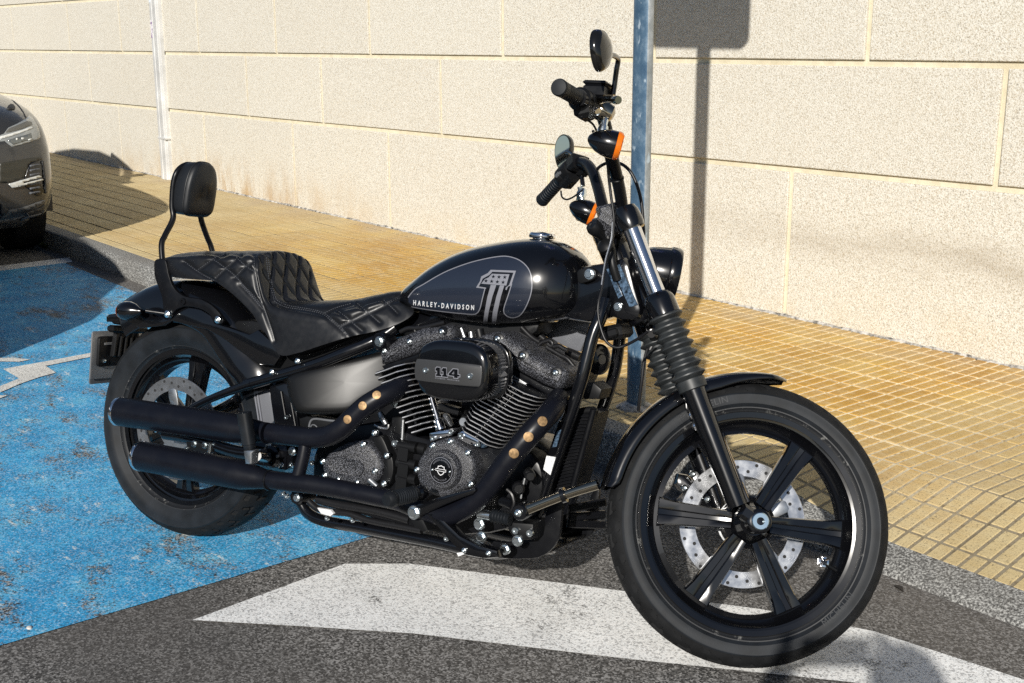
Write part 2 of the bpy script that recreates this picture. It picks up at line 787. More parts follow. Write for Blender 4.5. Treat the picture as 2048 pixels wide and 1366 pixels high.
# --- wall: exposed-aggregate blocks
t = NT('aggregate_block')
n1 = t.noise(185, 3, .66)
n2 = t.noise(150, 2, .5, vec=t.stretch((1, 1, 1.12)))
big = t.noise(1.6, 4)
c = t.ramp(n1, (.28, (.26, .225, .165)), (.40, (.50, .46, .375)), (.49, (.62, .59, .515)), (.64, (.72, .705, .645)))
c = t.mix(t.ramp(n2, (.585, 0.), (.66, .62)), c, t.mix(t.ramp(t.noise(40, 1), (.42, 0.), (.6, 1.)), (.11, .095, .08), (.31, .21, .10)))
c = t.mix(t.math('MULTIPLY', t.ramp(big, (.35, 0.), (.7, 1.)), .14), c, (.55, .49, .38))
c = t.mix(t.math('MULTIPLY', t.rand(), .13), c, (.50, .46, .39))
dirt = t.math('MULTIPLY', t.math('MULTIPLY', t.band(2, .50, .13), t.step(0, -2.2, .4)), t.ramp(t.noise(5, 4, .6, vec=t.stretch((.6, 1, 2.2))), (.30, 0.), (.7, 1.)))
c = t.mix(t.math('MULTIPLY', dirt, .62), c, (.30, .25, .18))
rust = t.math('MULTIPLY', t.math('MULTIPLY', t.band(0, -5.9, 2.6), t.math('SUBTRACT', 1.0, t.step(2, .12, .46), clamp=True)), t.ramp(t.noise(4.2, 5, .65, vec=t.stretch((1.6, 1, .5))), (.42, 0.), (.62, 1.)))
c = t.mix(t.math('MULTIPLY', rust, .9), c, (.38, .235, .085))
low = t.math('MULTIPLY', t.math('SUBTRACT', 1.0, t.step(2, .12, .34), clamp=True), t.ramp(t.noise(3, 4), (.4, 0.), (.7, 1.)))
c = t.mix(t.math('MULTIPLY', low, .35), c, (.58, .43, .22))
M_BLOCK = t.done(c, .88, n1, .0045, .6)

t = NT('cream_mortar')
c = t.ramp(t.noise(24, 4), (.3, (.58, .52, .375)), (.7, (.70, .64, .485)))
c = t.mix(t.math('MULTIPLY', t.ramp(t.noise(2.4, 4), (.5, 0.), (.75, 1.)), .3), c, (.35, .27, .15))
M_MORTAR = t.done(c, .85, t.noise(160, 3), .002)

t = NT('old_cement')
c = t.ramp(t.noise(38, 4), (.32, (.06, .055, .05)), (.48, (.34, .32, .29)), (.66, (.56, .54, .50)))
M_CEMENT = t.done(c, .9, t.noise(70, 4), .01)

WALL_Y = 3.095
GAP = .026


def course(k, s):
    """height of the k-th bed joint of the wall at s (the courses run level, the street falls)"""
    return (.30, .795, 1.262, 1.725, 2.19, 2.65, 3.11)[k] + .0125 * s if k else .10


wall = thing('block_wall', 'long pale speckled block wall with cream joints behind the yellow pavement', 'wall', (-4, WALL_Y + .1, .1))
woff = np.array(wall.location[:])


def wpart(mb, name, m, **k):
    mb.v = [tuple(np.array(a) - woff) for a in mb.v]
    return mb.build(name, m, wall, **k)


mb = MB()
S0, S1 = -19.0, 5.5
v = [(S0, WALL_Y + .013, 0.02), (S1, WALL_Y + .013, 0.02), (S1, WALL_Y + .013, course(6, S1)), (S0, WALL_Y + .013, course(6, S0)),
     (S0, WALL_Y + .30, 0.02), (S1, WALL_Y + .30, 0.02), (S1, WALL_Y + .30, course(6, S1)), (S0, WALL_Y + .30, course(6, S0))]
mb.add(v, [(0, 1, 2, 3), (7, 6, 5, 4), (3, 2, 6, 7), (0, 3, 7, 4), (1, 5, 6, 2), (0, 4, 5, 1)])
wpart(mb, 'mortar_bed', M_MORTAR)


def jx(*pts):
    return [float(WL(a, b)[0]) for a, b in pts]


rows = {
    0: jx((66, 240), (134, 270), (242, 280), (408, 260), (586, 300), (777, 330), (1096, 380), (1577, 450)) + [.93, 2.15, 3.4],
    1: jx((86, 150), (180, 160), (494, 180), (643, 190), (880, 150)) + [-1.24] + jx((2000, 260)) + [1.85, 3.1],
    2: jx((137, 60), (240, 60), (395, 60), (550, 60), (738, 60), (1004, 60)) + [-1.22] + jx((1737, 60)) + [1.24, 2.5],
    3: [-9.2, -7.9, -6.7, -5.5, -4.3, -3.1, -1.85, -.6, .64, 1.9, 3.1],
    4: [-9.8, -8.5, -7.3, -6.1, -4.9, -3.7, -2.5, -1.2, .02, 1.25, 2.5],
    5: [-9.2, -7.9, -6.7, -5.5, -4.3, -3.1, -1.85, -.6, .64, 1.9, 3.1],
}
rows[0] = [-14.5, -13.1, -11.9] + rows[0]
rows[1] = [-15.1, -13.6, -12.4] + rows[1]
rows[2] = [-14.6, -13.2, -12.0, -10.7] + rows[2]
for k, js in rows.items():
    js = sorted([S0] + js + [S1])
    for a, b in zip(js[:-1], js[1:]):
        if b - a < .12:
            continue
        g = GAP / 2
        a2, b2 = a + g, b - g
        e = .004
        d = rng.uniform(-.0015, .0015)
        z = lambda s, kk, off: course(kk, s) + off
        o = [(a2, z(a2, k, g)), (b2, z(b2, k, g)), (b2, z(b2, k + 1, -g)), (a2, z(a2, k + 1, -g))]
        if k == 0:
            o[0] = (a2, .08)
            o[1] = (b2, .08)
        mb = MB()
        prism(mb, [(x, 0, zz) for x, zz in o], WALL_Y + d, WALL_Y + .05, bev=e)
        wpart(mb, 'block', M_BLOCK, ang=20)


# --- road, kerb, pavement
def rampz(s, n):
    """pavement height: .12 m, dropping to the road at the ramp on the right"""
    a = min(1, max(0, (s - .75) / .65))
    a = a * a * (3 - 2 * a)
    return .12 - a * .095 * min(1, max(0, (1.80 - n) / .47))


t = NT('asphalt')
n1 = t.math('ADD', t.math('MULTIPLY', t.cells(210), .62), t.math('MULTIPLY', t.noise(85, 3, .7), .42))
c = t.ramp(n1, (.26, (.018, .0175, .017)), (.44, (.066, .064, .061)), (.60, (.130, .126, .121)), (.80, (.30, .293, .285)))
c = t.mix(t.ramp(t.noise(190, 1), (.66, 0.), (.72, 1.)), c, (.32, .31, .30))
c = t.mix(t.math('MULTIPLY', t.ramp(t.noise(.55, 4, .6, vec=t.stretch((.5, 2.2, 1))), (.48, 0.), (.66, 1.)), .45), c, (.034, .033, .033))
c = t.mix(t.math('MULTIPLY', t.ramp(t.noise(1.3, 5), (.4, 0.), (.75, 1.)), .4), c, (.12, .105, .090))
gut = t.math('MULTIPLY', t.step(1, .95, 1.3), t.ramp(t.noise(3, 4), (.3, .3), (.7, 1.)))
c = t.mix(t.math('MULTIPLY', gut, .5), c, (.12, .105, .09))
ASPH_BUMP = n1
M_ROAD = t.done(c, .86, n1, .004, .8)


def sheet(name, outline, z, m, kind='structure', parent=None, th=0.):
    mb = MB()
    o = [(a[0], a[1], z) for a in outline]
    mb.add(o, [tuple(range(len(o)))])
    ob = mb.build(name, m, parent)
    if kind:
        ob['kind'] = kind
    return ob


sheet('road', [(-90, -90), (90, -90), (90, 1.36), (-90, 1.36)], 0.0, M_ROAD)


def paint_mat(name, stops, wear, scale=9, wearcol=None):
    t = NT(name)
    g = t.math('ADD', t.math('MULTIPLY', t.cells(230), .55), t.math('MULTIPLY', t.noise(95, 3, .7), .45))
    asph = t.ramp(g, (.30, (.016, .0155, .015)), (.47, (.070, .068, .066)), (.72, (.34, .335, .325)))
    p = t.ramp(t.noise(7, 5, .6), *stops)
    p = t.mix(t.math('MULTIPLY', t.ramp(g, (.28, 1.), (.42, 0.)), .9), p, t.mix(.55, p, (.015, .02, .03)))
    p = t.mix(t.math('MULTIPLY', t.ramp(g, (.60, 0.), (.72, 1.)), .55), p, t.mix(.5, p, (.72, .78, .80)))
    w = t.math('ADD', t.math('MULTIPLY', t.noise(scale, 6, .72, vec=t.stretch((.55, 1.3, 1))), .62), t.math('MULTIPLY', t.noise(120, 3, .7), .38))
    k = t.ramp(w, (wear, 0.), (wear + .07, 1.))
    c = t.mix(k, p, asph)
    if wearcol:
        k2 = t.ramp(t.noise(14, 6, .75, vec=t.stretch((.5, 1.4, 1))), (.585, 0.), (.66, 1.))
        c = t.mix(t.math('MULTIPLY', k2, t.ramp(t.noise(130, 2), (.44, 0.), (.55, 1.))), c, wearcol)
    return t.done(c, .72, g, .0035, .8)


M_BLUE = paint_mat('blue_road_paint', ((.3, (.014, .235, .49)), (.52, (.032, .335, .63)), (.75, (.13, .47, .69))), .517, 5, (.66, .69, .66))
M_WHITE = paint_mat('white_road_paint', ((.3, (.70, .70, .69)), (.7, (.84, .84, .83))), .565, 6)
M_SYMB = paint_mat('white_symbol_paint', ((.3, (.58, .57, .54)), (.7, (.72, .71, .67))), .60, 8)

sheet('bay_paint', [(-4.36, -1.15), (.34, -1.15), (.36, .42), (.36, 1.19), (-4.36, 1.22)], .004, M_BLUE)
sheet('bay_line', [(-4.52, -1.15), (-4.36, -1.15), (-4.36, 1.27), (-4.52, 1.31)], .004, M_WHITE)
zb = [(385, 1243), (555, 1180), (690, 1130), (760, 1129), (1000, 1152), (1230, 1184), (1500, 1195)]
band = [G(a, b)[:2] for a, b in [(385, 1243), (690, 1130), (820, 1130)]] + [(1.07, .70), (1.37, .90), (1.62, 1.02), (1.97, 1.085), (2.15, 1.10)] + \
       [G(a, b)[:2] for a, b in [(1700, 1367), (1480, 1344), (1260, 1321), (1040, 1295), (830, 1270), (600, 1255)]]
sheet('hatch_stripe', band, .004, M_WHITE)
mk = [[(620, 975), (300, 1035), (20, 1085), (130, 1150), (0, 1202), (0, 1246), (140, 1185), (270, 1140), (382, 1110), (312, 1064), (620, 1002)],
      [(-60, 1012), (80, 1008), (210, 1020), (130, 1036), (-60, 1032)],
      [(-120, 1268), (55, 1264), (-40, 1300), (-120, 1320)]]
for k, o in enumerate(mk):
    sheet('bay_symbol', [G(a, b, .008)[:2] for a, b in q('R', *o)], .008, M_SYMB)

t = NT('kerb_granite')
n1 = t.noise(150, 3, .7)
c = t.ramp(n1, (.38, (.035, .035, .034)), (.5, (.15, .15, .145)), (.62, (.42, .42, .40)))
c = t.mix(t.math('MULTIPLY', t.ramp(t.noise(2.2, 4), (.4, 0.), (.7, 1.)), .4), c, (.13, .115, .095))
M_KERB = t.done(c, .85, n1, .003)
KY0, KY1 = 1.326, 1.425
kerb = thing('kerb', 'grey granite kerb between road and yellow pavement, dropping low beside the front wheel', 'kerb', (0, KY0, 0))
del kerb['category'], kerb['label']
kerb['kind'] = 'structure'
s = -12.0
while s < 4.2:
    L = 0.78
    mb = MB()
    rings = []
    for x in np.linspace(s + .002, s + L - .002, 7):
        h0, h1 = rampz(x, KY0), rampz(x, KY1)
        h0 = max(.016, h0)
        w = .014 if h0 > .06 else .05
        y0 = KY0 - (0 if h0 > .06 else .02)
        rings.append([(x, y0 - KY0, -.03), (x, y0 - KY0 - .002, h0 - w * .9), (x, y0 - KY0 + w * .35, h0 - w * .25), (x, y0 - KY0 + w, h0), (x, KY1 - KY0, h1), (x, KY1 - KY0, -.03)])
    loft(mb, rings)
    mb.build('kerb_stone', M_KERB, kerb, ang=50)
    s += L

t = NT('tile_grooves')
n1 = t.noise(60, 4, .6)
c = t.ramp(n1, (.32, (.34, .26, .15)), (.48, (.72, .61, .41)), (.66, (.84, .75, .56)))
near = t.math('MAXIMUM', t.step(0, .9, 1.5), t.math('SUBTRACT', 1.0, t.step(1, 1.5, 2.0), clamp=True))
c = t.mix(t.math('MULTIPLY', near, .8), c, (.085, .068, .045))
c = t.mix(t.math('MULTIPLY', t.math('SUBTRACT', 1.0, t.step(0, -2.4, -.9), clamp=True), .82), c, (.13, .095, .045))
M_GROOVE = t.done(c, .9, n1, .002)
t = NT('yellow_tile')
n1 = t.noise(160, 3, .6)
c = t.ramp(t.noise(2.1, 5, .6), (.30, (.37, .185, .026)), (.46, (.50, .28, .046)), (.58, (.56, .36, .085)), (.74, (.60, .45, .19)))
c = t.mix(t.math('MULTIPLY', t.rand(), .55), c, (.36, .205, .045))
c = t.mix(t.math('MULTIPLY', t.ramp(t.noise(22, 3, .7, vec=t.stretch((.4, 1.6, 1))), (.45, 0.), (.66, 1.)), .5), c, (.58, .45, .25))
pale = t.math('MAXIMUM', t.step(0, .75, 1.6), t.math('SUBTRACT', 1.0, t.step(1, 1.45, 2.1), clamp=True))
pale = t.math('MAXIMUM', pale, t.math('SUBTRACT', 1.0, t.step(0, -5.2, -2.0), clamp=True))
c = t.mix(t.math('MULTIPLY', pale, .72), c, t.ramp(t.noise(4, 4), (.3, (.42, .35, .20)), (.7, (.58, .51, .32))))
wl = t.math('MULTIPLY', t.step(1, 2.72, 3.0), t.ramp(t.noise(5, 4), (.35, 0.), (.65, 1.)))
c = t.mix(t.math('MULTIPLY', wl, .6), c, (.40, .32, .22))
c = t.mix(t.math('MULTIPLY', t.ramp(n1, (.30, 1.), (.42, 0.)), .55), c, (.10, .075, .045))
spot = t.math('MULTIPLY', t.ramp(t.noise(1.1, 5, .7), (.60, 0.), (.72, 1.)), t.step(0, 1.1, 2.0))
c = t.mix(t.math('MULTIPLY', spot, .5), c, (.12, .09, .06))
sp2 = t.math('MULTIPLY', t.ramp(t.noise(120, 3, .7), (.60, 0.), (.66, 1.)), t.math('MULTIPLY', t.step(0, .4, 1.4), t.math('SUBTRACT', 1.0, t.step(1, 1.7, 2.4), clamp=True)))
c = t.mix(t.math('MULTIPLY', sp2, .75), c, (.09, .072, .045))
M_TILE = t.done(c, .78, n1, .0025, .7)

pave = MB()
ss = np.concatenate([[-40], np.linspace(-14, .5, 6), np.linspace(.6, 4.2, 46), [30]])
nn_ = [KY1, 1.5, 1.6, 1.7, 1.8, 3.2]
loft(pave, [[(x, y, rampz(x, y) - (.008 if x < .5 else .022)) for y in nn_] for x in ss], closed=False, caps=False)
pavement = pave.build('pavement', mat('joint_dirt', (.055, .045, .032), .95, var=(30, .4)))
pavement['kind'] = 'structure'

TS = .30


def tile_mesh(cx, cy, y0, y1, flat):
    """one moulded tile: plate plus 6 x 2 raised pads, cut at y0..y1"""
    mb = MB()
    hz = (lambda x, y: .12) if flat else rampz
    cx, cy = float(cx), float(cy)

    def slab(x0, x1, ya, yb, z0, z1, b, mi):
        ya, yb = max(ya, y0), min(yb, y1)
        if yb - ya < .008:
            return
        lo = [(x0, ya), (x1, ya), (x1, yb), (x0, yb)]
        hi = [(x0 + b, ya + b), (x1 - b, ya + b), (x1 - b, yb - b), (x0 + b, yb - b)]
        v = [(x - cx, y - cy, hz(x, y) - .12 + z0) for x, y in lo] + [(x - cx, y - cy, hz(x, y) - .12 + z1) for x, y in hi]
        mb.add(v, [(0, 1, 5, 4), (1, 2, 6, 5), (2, 3, 7, 6), (3, 0, 4, 7), (4, 5, 6, 7)], mi)
    h = TS / 2 - .0028
    nx, ny = (1, 1) if flat else (6, 4)
    for i in range(nx):
        for j in range(ny):
            slab(cx - h + 2 * h * i / nx, cx - h + 2 * h * (i + 1) / nx, cy - h + 2 * h * j / ny, cy - h + 2 * h * (j + 1) / ny, -.012, -.0030, 0, 0)
    for i in range(6):
        for j in range(2):
            slab(cx - .15 + .05 * i + .0054, cx - .15 + .05 * (i + 1) - .0054, cy - .15 + .15 * j + .0058, cy - .15 + .15 * (j + 1) - .0058, -.0030, 0, .0018, 1)
    return mb.mesh('tile', [M_GROOVE, M_TILE], ang=30)


flat_full = None
for i in range(-39, 12):
    cx = .338 + .15 + TS * i
    for j in range(0, 6):
        cy = 1.50 + TS * j + 0
        y0, y1 = KY1 + .002, 3.088
        lo, hi = cy - .15, cy + .15
        if hi < y0 or lo > y1:
            continue
        full = lo > y0 and hi < y1
        flat = cx < .6 or lo > 1.79
        if full and flat:
            if flat_full is None:
                flat_full = tile_mesh(cx, cy, lo, hi, True)
            me = flat_full
        else:
            me = tile_mesh(cx, cy, max(lo, y0), min(hi, y1), flat)
        o = link(me, 'tile', pavement, (cx, cy, .12 + rng.uniform(-.0012, .0012)))
        o.rotation_euler = (rng.uniform(-.002, .002), rng.uniform(-.002, .002), rng.uniform(-.003, .003))

# crumbly cement fillet along the foot of the wall
mb = MB()
r = []
for x in np.arange(S0, S1, .035):
    h = .004 + .010 * rng.random()
    w = .006 + .010 * rng.random()
    r.append([(x, WALL_Y + .004, .10), (x, WALL_Y - w, .10), (x, WALL_Y - w, .119 + .004 * rng.random()), (x, WALL_Y - w * .4, .12 + h * .7), (x, WALL_Y + .004, .12 + h)])
loft(mb, r)
wpart(mb, 'cement_fillet', M_CEMENT, ang=20)

# --- metal cable duct on the wall
M_DUCT = mat('duct_metal', (.62, .62, .61), .45, .2, var=(8, .15), rvar=(20, .1))
xl, xr = WL(329.5, 351)[0], WL(347, 330)[0]
duct = thing('wall_duct', 'pale grey ridged metal duct running up the wall left of the backrest', 'duct', (xl, WALL_Y, .12))
sec = [(.0, -.000), (.0, -.065), (.055, -.065), (.06, -.058), (.075, -.058), (.08, -.065), (.125, -.065), (.125, -.05), (.135, -.05), (.135, -.06), (.165, -.06), (.17, -.052), (.18, -.052), (.185, -.035), (.2, -.035), (.2, 0)]
sec = [(x * .62 + .05, y * .8) for x, y in sec]
mb = MB()
loft(mb, [[(x, y, z) for x, y in sec] for z in (0, 1.2, 2.95)])
mb.build('duct_body', M_DUCT, duct, ang=20)
for z in (.35, 1.95):
    mb = MB()
    box(mb, (.112, -.027, z), (.15, .058, .018), bev=.003)
    mb.build('duct_clip', M_DUCT, duct)
zt0, zt1 = WL(306, 76, 3.03)[2] - .12, WL(306, 40, 3.03)[2] - .12
M_STK = NT('torn_sticker')
c = M_STK.ramp(M_STK.noise(60, 2, .6, vec=M_STK.stretch((1, 1, 1))), (.44, (.17, .07, .24)), (.50, (.72, .70, .74)))
M_STK = M_STK.done(c, .5)
mb = MB()
box(mb, (.068, -.0532, (zt0 + zt1) / 2), (.032, .001, zt1 - zt0))
mb.build('torn_sticker', M_STK, duct)
mb = MB()
box(mb, (.068, -.0532, zt1 + .17), (.03, .001, .06))
mb.build('pale_sticker', mat('pale_sticker', (.66, .72, .78), .5), duct)

# --- galvanised sign post with the parking plate above the picture
t = NT('galvanised_steel')
n1 = t.noise(26, 5, .65, vec=t.stretch((1, 1, .7)))
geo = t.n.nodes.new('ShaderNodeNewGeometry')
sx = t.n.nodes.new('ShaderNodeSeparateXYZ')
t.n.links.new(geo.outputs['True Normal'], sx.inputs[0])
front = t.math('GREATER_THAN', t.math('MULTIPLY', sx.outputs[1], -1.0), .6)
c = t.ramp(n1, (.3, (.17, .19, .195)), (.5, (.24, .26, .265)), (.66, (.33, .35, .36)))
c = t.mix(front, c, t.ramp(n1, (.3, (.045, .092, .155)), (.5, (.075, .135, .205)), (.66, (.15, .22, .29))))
c = t.mix(t.ramp(t.noise(40, 2, .5, vec=t.stretch((1, 1, .45))), (.64, 0.), (.70, .8)), c, (.42, .50, .56))
M_GALV = t.done(c, t.ramp(n1, (.3, .30), (.7, .52)), t.noise(70, 2), .001, .4)
M_GALV.node_tree.nodes['Principled BSDF'].inputs['Metallic'].default_value = .15
pb = np.array([.219, 1.59, .115])
post = thing('sign_post', 'square galvanised steel sign post rising from the pavement behind the handlebars', 'sign post', pb)
mb = MB()
ptop = 3.25
ang = radians(-3)
cs, sn = cos(ang), sin(ang)
hx, hy = .0385, .019
prof = rnd([(-hx, -hy), (hx, -hy), (hx, hy), (-hx, hy)], 2)
lean = np.array([.0, 0])
loft(mb, [[(cs * x - sn * y - .0045 * z, sn * x + cs * y, z) for x, y in prof] for z in (-.02, 1.0, 2.0, ptop)])
mb.build('post', M_GALV, post, ang=40)
mb = MB()
lathe(mb, (0, 0, .0), (0, 0, 1), [(-.01, .075), (.004, .070), (.012, .055), (.018, .045)], 18)
mb.build('cement_collar', M_CEMENT, post)
z0s, ws, hs = 2.305 - .115, .60, .90
mb = MB()
rc_ = .045
pl = [(sx * (ws / 2 - rc_) + rc_ * cos(a), 0, z0s + hs / 2 + sz * (hs / 2 - rc_) + rc_ * sin(a)) for sx, sz, a0 in ((1, 1, 0), (-1, 1, 90), (-1, -1, 180), (1, -1, 270)) for a in np.radians(np.linspace(a0, a0 + 90, 7))]
prism(mb, pl, -.075, -.05, bev=.004)
sp = mb.build('sign_plate', mat('sign_blue', (.012, .05, .33), .35, coat=.3), post)
v, f = text2d('P', .78, .015)
mb = MB()
mb.add([(x - .23, -.0765, y + z0s + .17) for x, y in v], f)
mb.build('letter', MT['white'], post)
mb = MB()
prism(mb, [(a[0] * .96, 0, (a[2] - z0s - hs / 2) * .973 + z0s + hs / 2) for a in pl], -.0758, -.0752, bev=0)
rim = MB()
o1 = [(a[0] * .965, a[2] - 0) for a in pl]
oo = [(a[0] * .955, (a[2] - z0s - hs / 2) * .97 + z0s + hs / 2) for a in pl]
ii = [(a[0] * .915, (a[2] - z0s - hs / 2) * .944 + z0s + hs / 2) for a in pl]
m_ = len(oo)
rim.add([(x, -.0765, z) for x, z in oo] + [(x, -.0765, z) for x, z in ii], [(k, (k + 1) % m_, m_ + (k + 1) % m_, m_ + k) for k in range(m_)])
rim.build('sign_border', MT['white'], post)
mb = MB()
for z in (z0s + .2, z0s + .7):
    mb = MB()
    box(mb, (-.011, -.008, z), (.11, .095, .03), bev=.003)
    mb.build('sign_clamp', M_GALV, post)

# --- small things on the ground
M_WEED = mat('weed_green', (.07, .085, .02), .7)
wp = G(132, 491, .0)
weed = thing('weed', 'small yellow green weed in the gutter at the foot of the kerb', 'weed', (wp[0], 1.318, 0))
mb = MB()
for k in range(26):
    a, l = rng.uniform(-pi, 0), rng.uniform(.03, .085)
    d = np.array([cos(a), sin(a) * .7, rng.uniform(.3, 1.1)])
    d /= np.linalg.norm(d)
    s_ = np.cross(d, (0, 0, 1)) * .006
    o_ = np.array([rng.uniform(-.05, .05), 0, 0])
    mb.add([o_ - s_ * .4, o_ + s_ * .4, o_ + d * l * .6 + s_, o_ + d * l, o_ + d * l * .6 - s_], [(0, 1, 2, 3, 4)])
mb.build('leaves', M_WEED, weed)
lp = G(1797, 1178, .0)
leaf = MB()
pts = [(-.022, 0, .002), (-.012, .008, .005), (.004, .009, .008), (.024, .002, .004), (.004, -.007, .008), (-.012, -.007, .004)]
leaf.add(pts, [(0, 1, 2, 5), (2, 3, 4, 5)])
leaf.add([(a, b, c - .0015) for a, b, c in pts], [(0, 5, 2, 1), (2, 5, 4, 3)])
lf = leaf.build('dry_leaf', mat('dry_leaf', (.02, .016, .013), .8))
lf.location = lp
lf.rotation_euler = (0, 0, -.5)
tag(lf, 'small dark dry leaf on the asphalt right of the front tyre', 'leaf')
pp = G(59, 1259)
pb_ = MB()
lathe(pb_, (0, 0, -.002), (0, 0, 1), [(0, .006), (.005, .0085), (.011, .006), (.013, .002)], 10)
pb_ = pb_.build('pebble', mat('pale_stone', (.5, .48, .45), .8))
pb_.location = pp
pb_.scale = (1.3, .9, .8)
tag(pb_, 'small pale pebble at the edge of the blue paint, lower left', 'pebble')

# ================================================================== THE MOTORCYCLE
bike = thing('motorcycle', 'black cruiser motorcycle with number one tank panel and sissy bar leaning on its stand', 'motorcycle')
bike.rotation_euler = (-LEAN, 0, BIKE_YAW)
WB, RF, RR = 1.63, .325, .317


def part(mb, name, m, steered=False, parent=None, ang=38):
    return mb.build(name, MT[m] if isinstance(m, str) else m, parent or bike, steered, ang)


# ---------------------------------------------------------------- wheels
def tyre_mesh(cx, cz, R, w, rr, depth, reps):
    """tyre with cut tread grooves; finer facets where the tread is"""
    n = 24 * reps
    hw = w / 2
    sr = R - .028 * (w / .1) ** .3
    prof = [(-hw * .62, rr - .006), (-hw * .74, rr + .004), (-hw * .80, rr + .008), (-hw * .845, rr + .0095), (-hw * .85, rr + .012), (-hw * .965, rr + (sr - rr) * .45), (-hw, rr + (sr - rr) * .72), (-hw * .985, sr - .006), (-hw * .995, sr - .003), (-hw * .96, sr)]
    tr = []
    for t in np.linspace(-1, 1, 31):
        a = t * 1.1
        tr.append((hw * .945 * sin(a) / sin(1.1), R - (R - sr - .001) * ((1 - cos(a)) / (1 - cos(1.1))) ** 1.05))
    prof = prof + tr + [(-y, r) for y, r in prof[::-1]]
    # tread zone: indices 5..27
    v, f = [], []
    m = len(prof)
    for i in range(n):
        th = 2 * pi * i / n
        for k, (y, r) in enumerate(prof):
            if 11 <= k <= 39:
                u = (k - 10) / 30 * 2 - 1           # -1..1 across
                ph = (i % 24) / 24
                au = abs(u)
                g = 0
                slant = ph + (au * .55 if u > 0 else au * .55 + .5)
                fr_ = slant % 1.0
                if .12 < au < .40 and fr_ < .13:
                    g = 1
                elif .36 <= au < .46 and fr_ < .60:
                    g = 1
                elif .40 <= au < .72 and .48 < fr_ < .61:
                    g = 1
                elif .80 <= au < .92 and .10 < fr_ < .34:
                    g = .8
                r = r - depth * g
            v.append((cx + r * cos(th), y, cz + r * sin(th)))
    for i in range(n):
        j = (i + 1) % n
        for k in range(m - 1):
            f.append((i * m + k, j * m + k, j * m + k + 1, i * m + k + 1))
    mb = MB()
    mb.add(v, f)
    mb.mi = [1 if 9 <= (q_ % (m - 1)) <= 40 else 2 if (q_ % (m - 1)) <= 3 else 0 for q_ in range(len(f))]
    return mb


def rim_mb(cx, cz, rr, hw, rin):
    """rr flange radius, hw half width, rin inner radius of the well"""
    prof = []
    for s in (-1, 1):
        p = [(s * (hw + .001), rr - .012), (s * (hw + .003), rr), (s * (hw - .003), rr + .004), (s * (hw - .007), rr - .004), (s * (hw - .010), rr - .016),
             (s * (hw - .022), rr - .022), (s * (hw - .030), rin + .012), (s * (hw * .30), rin)]
        prof.append(p)
    right = prof[0]
    left = prof[1][::-1]
    outer = [(hw * .9, rr - .002), (-hw * .9, rr - .002)]
    mb = MB()
    lathe(mb, (cx, 0, cz), (0, 1, 0), right + left + outer, 96, closed=True)
    return mb


def spoke_mb(cx, cz, th, r0, r1, w0, w1, y0, y1, t):
    """cast spoke: flat face with two ribs and a groove between them"""
    mb = MB()
    rings = []
    for k, u in enumerate(np.linspace(0, 1, 7)):
        r = r0 + (r1 - r0) * u
        w = w0 + (w1 - w0) * u
        if u > .88:
            w *= 1.12
        y = y0 + (y1 - y0) * u
        gr = .006 if .12 < u < .86 else .0
        sec = [(-w / 2, y + t * .5), (-w / 2, y - t * .32), (-w * .44, y - t * .5), (-w * .15, y - t * .5), (-w * .11, y - t * .5 + gr * .3), (-w * .09, y - t * .5 + gr), (w * .09, y - t * .5 + gr), (w * .11, y - t * .5 + gr * .3), (w * .15, y - t * .5), (w * .44, y - t * .5),
               (w / 2, y - t * .32), (w / 2, y + t * .5)]
        rings.append([(cx + r * cos(th) - a * sin(th), b, cz + r * sin(th) + a * cos(th)) for a, b in sec])
    loft(mb, rings)
    return mb


def disc_mb(cx, cz, y, ro, ri, n=64):
    mb = MB()
    lathe(mb, (cx, y, cz), (0, 1, 0), [(-.0025, ri), (-.0025, ro - .001), (-.0015, ro), (.0015, ro), (.0025, ro - .001), (.0025, ri)], n, closed=True)
    return mb


M_BEAD = NT('bead_residue')
_tc = M_BEAD.n.nodes.new('ShaderNodeTexCoord').outputs['Object']
M_BEAD = M_BEAD.done(M_BEAD.ramp(M_BEAD.noise(34, 5, .75, vec=_tc), (.585, (.008, .009, .011)), (.68, (.13, .13, .125))), .5)


def wheel(cx, cz, R, w, rr, hw, rin, front):
    st = front
    root = part(rim_mb(cx, cz, rr, hw, rin), 'wheel', 'gloss', st)
    part(tyre_mesh(cx, cz, R, w, rr, .0055, 27 if front else 30), 'tyre', [MT['rubber'], MT['tread'], M_BEAD], st, root, ang=28)
    hub = MB()
    yr = -.055 if front else -.07
    lathe(hub, (cx, 0, cz), (0, 1, 0), [(-.066, .020), (-.066, .030), (-.054, .036), (-.030, .044), (-.018, .060), (.02, .062), (.05, .055), (.055, .03)], 40)
    part(hub, 'hub', 'gloss', st, root)
    for k in range(6):
        th = radians(1 + 60 * k) if front else radians(27 + 60 * k)
        sp = spoke_mb(cx, cz, th, .045, rin + .004, .040, .060, -.022, -.010, .030)
        part(sp, 'spoke', 'gloss', st, root, ang=30)
    return root


fw = wheel(WB, RF, RF, .100, .253, .037, .207, True)
rw = wheel(0, RR, RR, .150, .222, .052, .182, False)

# brake discs with holes as dark plugs sunk in the band
M_HOLE = mat('drilled_hole', (.01, .01, .011), .8)


